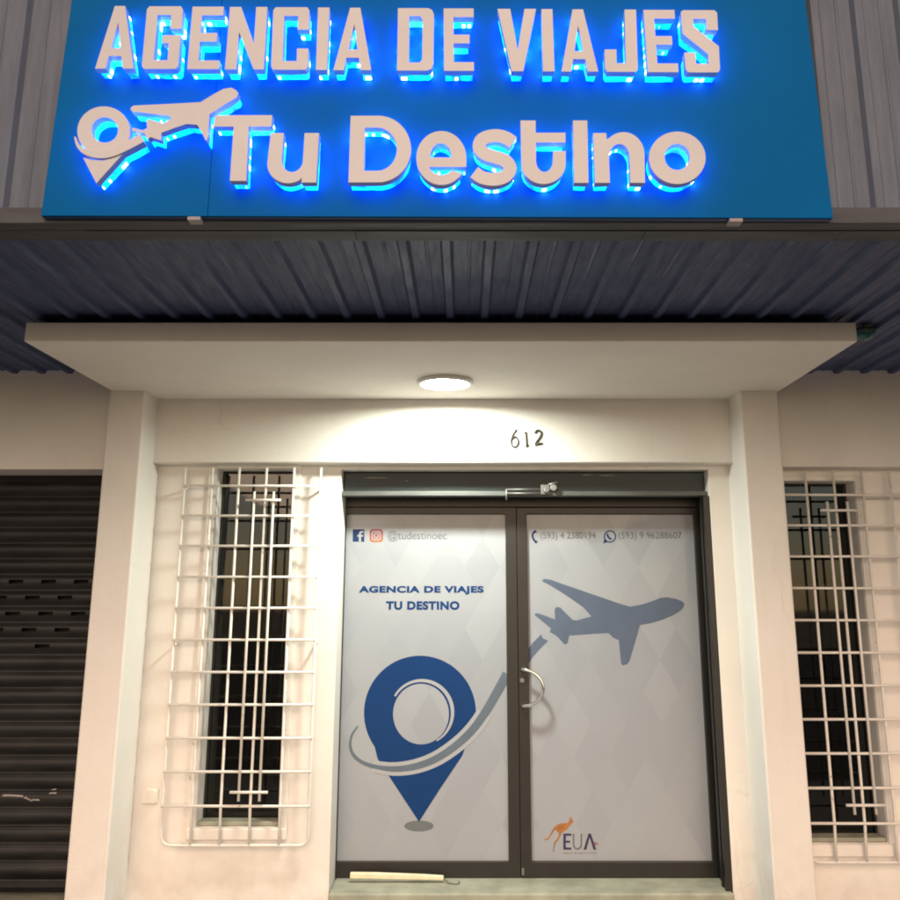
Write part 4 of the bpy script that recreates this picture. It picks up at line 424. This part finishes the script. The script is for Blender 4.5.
# ------------------------------------------------------------------ roller shutter
sh = thing('roller_shutter', (-2.9, .02, 0), 'closed dark steel roller shutter beside the left pilaster', 'roller shutter')
cur = MB(); X0, X1 = -3.88, -2.06; ps = .0895
prof = [(0, .0), (-.08, -.001), (-.12, -.006), (-.3, -.015), (-.38, -.0168), (-.5, -.018), (-.62, -.0168), (-.72, -.014), (-.9, -.004), (-1, 0)]
zt = 1.755+ps*7; row = 0
def strip(mb, xa, xb, pts): 
    for (a, ya), (b, yb2) in zip(pts, pts[1:]): mb.add([(xa, ya, a), (xb, ya, a), (xb, yb2, b), (xa, yb2, b)], [(0, 1, 2, 3)])
holes = []
while zt > .20:
    P_ = [(zt+d*ps, .03+y) for d, y in prof]
    if 7 <= row <= 11:
        strip(cur, X0, X1, P_[:5]); strip(cur, X0, X1, P_[6:])
        off = {0: -2.402, 1: -2.299, 2: -2.402, 3: -2.299, 4: -2.402}[row-7]
        cs = [off+.188*k for k in range(-8, 3) if off+.188*k < -2.12]
        if row == 11: cs = [c for i, c in enumerate(cs) if i % 2 == 0]
        xe = X0
        for c in sorted(cs):
            if c-.042 > xe: strip(cur, xe, c-.042, P_[4:7]); xe = c+.042
        strip(cur, xe, X1, P_[4:7])
    else: strip(cur, X0, X1, P_)
    zt -= ps; row += 1
cur.make('slat_curtain', M['shutter'], sh, normals=False)
MB().box(X0, X1, .075, .08, .12, 2.5).make('backing', M['slot'], sh)
MB().box(X0, X1, .0, .05, .105, zt+.004).make('bottom_bar', M['shutter'], sh, .006)
MB().box(-2.062, -2.018, -.01, .09, -.05, 2.40).make('guide_rail', M['shutter'], sh, .004)
MB().box(X0-.1, -2.03, -.03, .12, -.05, .05).make('threshold', M['step'], sh, .006)
for x0, z0, ln, th, sl in ((-2.54, .560, .12, .010, -.004), (-2.42, .552, .05, .008, -.02), (-2.385, .538, .055, .007, .0), (-2.285, .572, .045, .008, .0), (-2.275, .592, .03, .005, .0)):
    MB().flat([[(x0, z0), (x0+ln*.4, z0+sl*.4+th*.2), (x0+ln, z0+sl), (x0+ln*.95, z0+sl+th), (x0+ln*.5, z0+sl*.5+th*1.1), (x0+.01, z0+th)]], .009, .03).make('paint_scrape', M['clip'], sh)

# ------------------------------------------------------------------ entrance
st = MB(); st.box(-.728, 1.435, -.030, .4, .040, .087).box(-.724, 1.431, -.008, .4, -.01, .0395)
tag(st.make('door_step', M['step'], bevel=.012, seg=3), 'worn greenish cement step under the glass doors', 'door step')

hb = thing('shutter_housing', (.36, .0, 2.2), 'dark steel housing of a rolled up shutter above the glass doors', 'shutter housing')
MB().box(-.727, 1.434, .090, .30, 2.236, 2.355).make('cover', M['box_dark'], hb, .004)
MB().box(-.727, 1.432, .034, .13, 2.207, 2.234).make('bottom_rail', M['rail'], hb, .003)
def bolt_part(name, mb, bev=.0015): mb.make(name, M['steel'], hb, bev)
DZ = .008
for z in (2.212, 2.235): bolt_part('bolt_rod', MB().tube([(.245, .022, z+DZ), (.455, .022, z+DZ)], .005), 0)
bolt_part('bolt_peg', MB().tube([(.245, .022, 2.245), (.245, .022, 2.18)], .006), 0)
bolt_part('bolt_plate', MB().box(.448, .50, .012, .0335, 2.205+DZ, 2.262+DZ))
bolt_part('padlock', MB().tube([(.478, -.010, 2.236), (.478, .0115, 2.232)], .015, 16), .003)
bolt_part('bolt_knob', MB().tube([(.522, .000, 2.252), (.530, .0895, 2.243)], .020, 16), .003)
bolt_part('bolt_link', MB().tube([(.492, .006, 2.268), (.548, .012, 2.282)], .008), 0)
for x0, z0, ln in ((-.62, 2.318, .16), (.70, 2.335, .06), (.80, 2.332, .10), (-.36, 2.30, .02)):
    MB().flat([[(x0, z0), (x0+ln*.5, z0-.001), (x0+ln, z0+.001), (x0+ln*.9, z0+.004), (x0+ln*.3, z0+.005)]], .0885, .0902).make('paint_scrape', M['steel'], hb)

df = thing('door_frame', (.36, .26, .088), 'dark bronze aluminium frame and side channel around the pair of glass doors', 'door frame')
MB().box(-.728, 1.435, .225, .33, 2.158, 2.225).make('head', M['frame_dark'], df, .003)
MB().box(1.430, 1.436, .225, .33, .088, 2.157).make('jamb', M['frame_dark'], df)
ch = MB(); ch.add([(x, y, z) for z in (.088, 2.203) for x, y in ((1.4365, .004), (1.400, .004), (1.400, .034), (1.424, .034), (1.424, .070), (1.400, .070), (1.400, .100), (1.424, .100), (1.424, .22), (1.4365, .22))],
    [(i, (i+1) % 10, 10+(i+1) % 10, 10+i) for i in range(10)]+[tuple(range(10)), tuple(range(10, 20))])
ch.make('side_channel', M['frame_dark'], df, .002)

def door(x0, x1, stile_l, stile_r, label):
    t = thing('glass_door', ((x0+x1)/2, .26, .09), label, 'glass door', 'pair of glass doors')
    MB().panel(x0, x1, .0885, 2.155, .232, .278, [(x0+stile_l, x1-stile_r, .170, 2.116)]).make('frame', M['frame_dark'], t, .003)
    MB().box(x0+stile_l-.006, x1-stile_r+.006, .267, .274, .164, 2.122).make('glass_pane', M['glass'], t)
    fl = MB().box(x0+stile_l-.004, x1-stile_r+.004, .26, .266, .166, 2.120).make('window_film', M['film'], t)
    return t, fl
dl, fl_l = door(-.728, .312, .003, .065, 'left glass door with printed film showing a blue location pin')
dr, fl_r = door(.314, 1.428, .062, .032, 'right glass door with printed film showing a grey airplane and a curved handle')
Gp = SHAPES_graph; TX = SHAPES_texts
def print_(name, keys, mat, film, layer, holes=None):
    mb = MB(); yf = .26-.0007*layer
    for k in keys:
        if holes and k in holes: mb.flat(Gp[k]+Gp[holes[k]], yf, .2605)
        elif k in ('igw', 'igc', 'wa'): mb.flat(Gp[k], yf, .2605)
        else:
            for lp in Gp[k]: mb.flat([lp], yf, .2605)
    return mb.make(name, M[mat], film)
def label_text(name, items, mat, film, bold):
    mb = MB()
    for body, box, bo in items:
        q = text_mb(body, box, .2586, bo); mb.add(q.v, q.f)
    return mb.make(name, M[mat], film)
print_('location_pin', ['pin'], 'navy', fl_l, 1, {'pin': 'pin_hole'})
print_('pin_highlight', ['ring'], 'white_print', fl_l, 2)
print_('swoosh_border', ['swhite'], 'white_print', fl_l, 2)
print_('swoosh', ['swoosh'], 'swoosh', fl_l, 3)
print_('pin_shadow', ['pshadow'], 'grey_print', fl_l, 1)
label_text('headline', [('AGENCIA DE VIAJES', TX['t1'], .050), ('TU DESTINO', TX['t2'], .050)], 'navy', fl_l, .02)
label_text('handle_text', [('@tudestinoec', TX['at'], .0)], 'grey_print', fl_l, 0)
ic = print_('social_icon', ['fb'], 'fb_blue', fl_l, 1)
print_('social_icon_mark', ['ff'], 'white_print', fl_l, 2)
print_('social_icon', ['ig'], 'social_pink', fl_l, 1)
print_('social_icon_mark', ['igw', 'igc', 'igd'], 'white_print', fl_l, 2)
print_('airplane', ['airplane'], 'slate', fl_r, 1)
print_('swoosh', ['tail'], 'slate', fl_r, 1)
print_('phone_icon', ['phone'], 'fb_blue', fl_r, 1)
print_('chat_icon', ['wa', 'wat', 'wap'], 'fb_blue', fl_r, 1)
label_text('phone_text', [('(593) 4 2380194', TX['ph'], 0), ('(593) 9 96288607', TX['wh'], 0)], 'grey_print', fl_r, 0)
print_('kangaroo_emblem', ['kang'], 'orange', fl_r, 1)
print_('kangaroo_foot', ['kfoot'], 'pinkish', fl_r, 1)
print_('logo_letters', ['E', 'A'], 'eua_purple', fl_r, 2)
print_('logo_letter', ['U'], 'eua_grey', fl_r, 2)
print_('logo_mark', ['plus'], 'red_print', fl_r, 3)
label_text('logo_line', [('asesores de viajes y turismo', TX['el'], 0)], 'eua_grey', fl_r, 0)
hd = MB(); hp = []
for k in range(25):
    a = math.pi*k/24; hp.append((.333+.122*math.sin(a), .214-.034*math.sin(a)**.5, 1.107+.102*math.cos(a)))
hd.tube([(.333, .234, 1.209)]+hp+[(.333, .234, 1.005)], .0095, 12)
hd.make('pull_handle', M['chrome'], dr)
MB().tube([(.334, .222, 1.147), (.334, .2325, 1.147)], .013, 16).make('lock_cylinder', M['steel'], dr)
MB().box(.318, .332, .224, .2315, .105, .140).make('floor_bolt', M['steel'], dr, .001)

sk = thing('hooked_stick', (-.37, .17, .087), 'ivory painted stick with a wire hook lying on the door step', 'stick')
q = [(-.636, .123, .030), (-.50, .1215, .031), (-.36, .118, .029), (-.24, .115, .026), (-.118, .110, .022)]
sb = MB(); vs = []
for x, z, h in q: vs += [(x, .148, z-h/2), (x, .174, z-h/2), (x, .174, z+h/2), (x, .148, z+h/2)]
sb.add(vs, [(i*4+k, i*4+(k+1) % 4, i*4+4+(k+1) % 4, i*4+4+k) for i in range(4) for k in range(4)]+[(0, 1, 2, 3), (16, 17, 18, 19)])
sb.make('stick', M['stick'], sk, .005)
MB().tube([(-.12, .16, .106), (-.09, .135, .0915), (-.065, .125, .0905), (-.045, .120, .0905), (-.032, .130, .0905), (-.030, .146, .092), (-.036, .152, .095)], .0028, 8).make('hook', M['steel'], sk)

jb = thing('junction_box', (-1.72, 0, .53), 'small square white electrical box on the wall left of the left grille', 'electrical box')
MB().box(-1.763, -1.677, -.022, -.001, .528, .604).make('base', M['cover_white'], jb, .004)
MB().box(-1.759, -1.681, -.031, -.0225, .532, .600).make('cover', M['cover_white'], jb, .005)
for x in (-1.735, -1.705): MB().tube([(x, -.034, .566), (x, -.0305, .566)], .004, 10).make('screw', M['cover_white'], jb)

# ------------------------------------------------------------------ house number
hn = thing('house_number', (.37, -.1, 2.55), 'thin black house number 612 on the beam above the doors', 'house number')
def digit(paths, widths):
    mb = MB()
    for pts, wd in zip(paths, widths):
        mb.tube([(x, -.105, z) for x, z in pts], wd, 8)
    return mb.make('digit', M['black'], hn)
n6 = len(SHAPES_d6)
digit([SHAPES_d6], [[.0058-.0015*abs(math.sin(k*.35)) for k in range(n6)]])
digit([SHAPES_d1, SHAPES_d1b], [.0055, .0065])
digit([SHAPES_d2], [.006])

# ------------------------------------------------------------------ canopy lamp, dome
cl = thing('ceiling_lamp', (-.107, -.57, 2.763), 'lit round white lamp under the concrete canopy', 'ceiling lamp')
MB().lathe(-.107, -.57, [(.126, 2.7625), (.150, 2.7625), (.152, 2.752), (.146, 2.743), (.134, 2.740), (.127, 2.743), (.126, 2.7625)]).make('rim', M['lamp_rim'], cl)
MB().lathe(-.107, -.57, [(.1255, 2.7538), (.1, 2.7533), (.05, 2.753), (.002, 2.7527)]).add([(-.107+.002*math.cos(k*math.pi/4), -.57+.002*math.sin(k*math.pi/4), 2.7527) for k in range(8)], [tuple(range(8))]).make('diffuser', M['lamp'], cl, normals=False)

dm = thing('dome_camera', (1.905, -1.17, 2.875), 'small glossy teal dome under the metal roof at the right canopy end', 'dome camera')
MB().lathe(1.905, -1.17, [(.001, 2.876), (.052, 2.876), (.054, 2.866), (.048, 2.860)], 24).make('mount', M['box_dark'], dm)
MB().lathe(1.905, -1.17, [(.046*math.cos(a*math.pi/16)+.0005, 2.859-.040*math.sin(a*math.pi/16)) for a in range(9)], 24).make('dome', M['teal'], dm)

# ------------------------------------------------------------------ metal roof
rf = thing('metal_awning', (0, -1.3, 2.88), 'dark corrugated metal awning with upright cladding behind the blue sign', 'awning')
def ribbed(x0, x1, base, rib):           # profile across x: (x, offset)
    out = []; x = x0; p = .1575
    while x < x1:
        out += [(x, 0), (x+.052, 0), (x+.056, .0035), (x+.062, .0035), (x+.066, 0), (x+.108, 0), (x+.118, rib), (x+.1455, rib)]; x += p
    return out
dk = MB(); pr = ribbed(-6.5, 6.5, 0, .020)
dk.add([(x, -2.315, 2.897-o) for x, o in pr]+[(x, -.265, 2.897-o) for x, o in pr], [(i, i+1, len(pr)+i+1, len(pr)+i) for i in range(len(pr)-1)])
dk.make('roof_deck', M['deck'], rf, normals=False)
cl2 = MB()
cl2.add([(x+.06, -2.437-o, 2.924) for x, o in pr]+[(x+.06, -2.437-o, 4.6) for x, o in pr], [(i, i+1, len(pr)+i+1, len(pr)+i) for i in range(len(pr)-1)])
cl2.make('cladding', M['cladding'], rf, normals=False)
MB().box(-6.5, 6.5, -2.4625, -2.4, 2.868, 2.926).make('edge_trim', M['trim'], rf, .003)
ft = MB()
for a, b_ in ((-6.5, -1.31), (-1.308, -.38), (-.378, .62), (.622, 1.30), (1.302, 6.5)):
    ft.box(a, b_, -2.399, -2.312, 2.866+random.uniform(-.002, .002), 2.872)
ft.make('edge_flange', M['trim'], rf, .001)
MB().box(-6.5, 6.5, -2.43, -.3, 2.93, 2.96).make('roof_top', M['trim'], rf)

# ------------------------------------------------------------------ illuminated sign
sg = thing('illuminated_sign', (-.095, -2.47, 2.88), 'large blue travel agency sign with white letters lit blue from behind', 'sign')
def xl(z): return -1.4195+(z-2.88)*.030
def xr(z): return 1.2315-(z-2.88)*.029
def zb(x): return 2.8785-.0045*(x+.095)/1.32
ZT = 3.88
def board(xa, xb, name):
    b_ = MB(); q = [(xa(2.88), zb(xa(2.88))), (xb(2.88), zb(xb(2.88))), (xb(ZT), ZT), (xa(ZT), ZT)]
    b_.add([(x, -2.490, z) for x, z in q]+[(x, -2.464, z) for x, z in q], [(0, 1, 2, 3), (7, 6, 5, 4), (1, 5, 6, 2), (0, 3, 7, 4), (2, 6, 7, 3), (0, 4, 5, 1)])
    return b_.make(name, M['sign_blue'], sg, .002)
board(xl, lambda z: -.862, 'board_panel'); board(lambda z: -.8612, xr, 'board_panel')
lip = MB(); lip.add([(xl(2.88)+.004, -2.487, zb(-1.42)-.0025), (xr(2.88)-.004, -2.487, zb(1.23)-.0025), (xr(2.88)-.004, -2.463, zb(1.23)-.0025), (xl(2.88)+.004, -2.463, zb(-1.42)-.0025)], [(0, 1, 2, 3)])
lip.make('bottom_edge', M['sign_edge'], sg, normals=False)
for x in (-.905, .905):
    MB().box(x-.022, x+.022, -2.496, -2.455, zb(x)-.016, zb(x)-.003).make('clip', M['clip'], sg, .002)

def area(l): return sum(l[i-1][0]*l[i][1]-l[i][0]*l[i-1][1] for i in range(len(l)))/2
def inset(l, d):
    s_ = 1 if area(l) > 0 else -1; out = []
    m = len(l)
    for i in range(m):
        a, b, c = l[i-1], l[i], l[(i+1) % m]
        def nrm(p, q):
            dx, dz = q[0]-p[0], q[1]-p[1]; L_ = math.hypot(dx, dz) or 1e-9
            return (-dz/L_*s_, dx/L_*s_)
        n1, n2 = nrm(a, b), nrm(b, c); kx, kz = n1[0]+n2[0], n1[1]+n2[1]; q = kx*kx+kz*kz
        f = 2*d/q if q > .5 else d
        out.append((b[0]+kx*f, b[1]+kz*f))
    return out
def channel(name, loops_list, yf=-2.560, label=None):
    face = MB(); halo = MB()
    for loops in loops_list:
        face.flat(loops, yf, -2.530)
        back = [(l if False else l) for l in loops]
        face.flat(back, -2.5299)
        ins = [inset(l, .0045 if k == 0 else -.0045) for k, l in enumerate(loops)]
        for l in ins:
            m = len(l)
            halo.add([(x, -2.5299, z) for x, z in l]+[(x, -2.4905, z) for x, z in l], [(i, (i+1) % m, m+(i+1) % m, m+i) for i in range(m)])
    o = face.make(name, M['letter_white'], sg)
    halo.make('lit_acrylic', M['led_blue'], o, normals=False)
    return o
for ch, loops in SHAPES_letters:
    channel('letter', [loops])
channel('location_pin', [SHAPES_pin_ring, SHAPES_tip])
channel('swoosh', [SHAPES_band], -2.566)
channel('airplane', [SHAPES_plane])
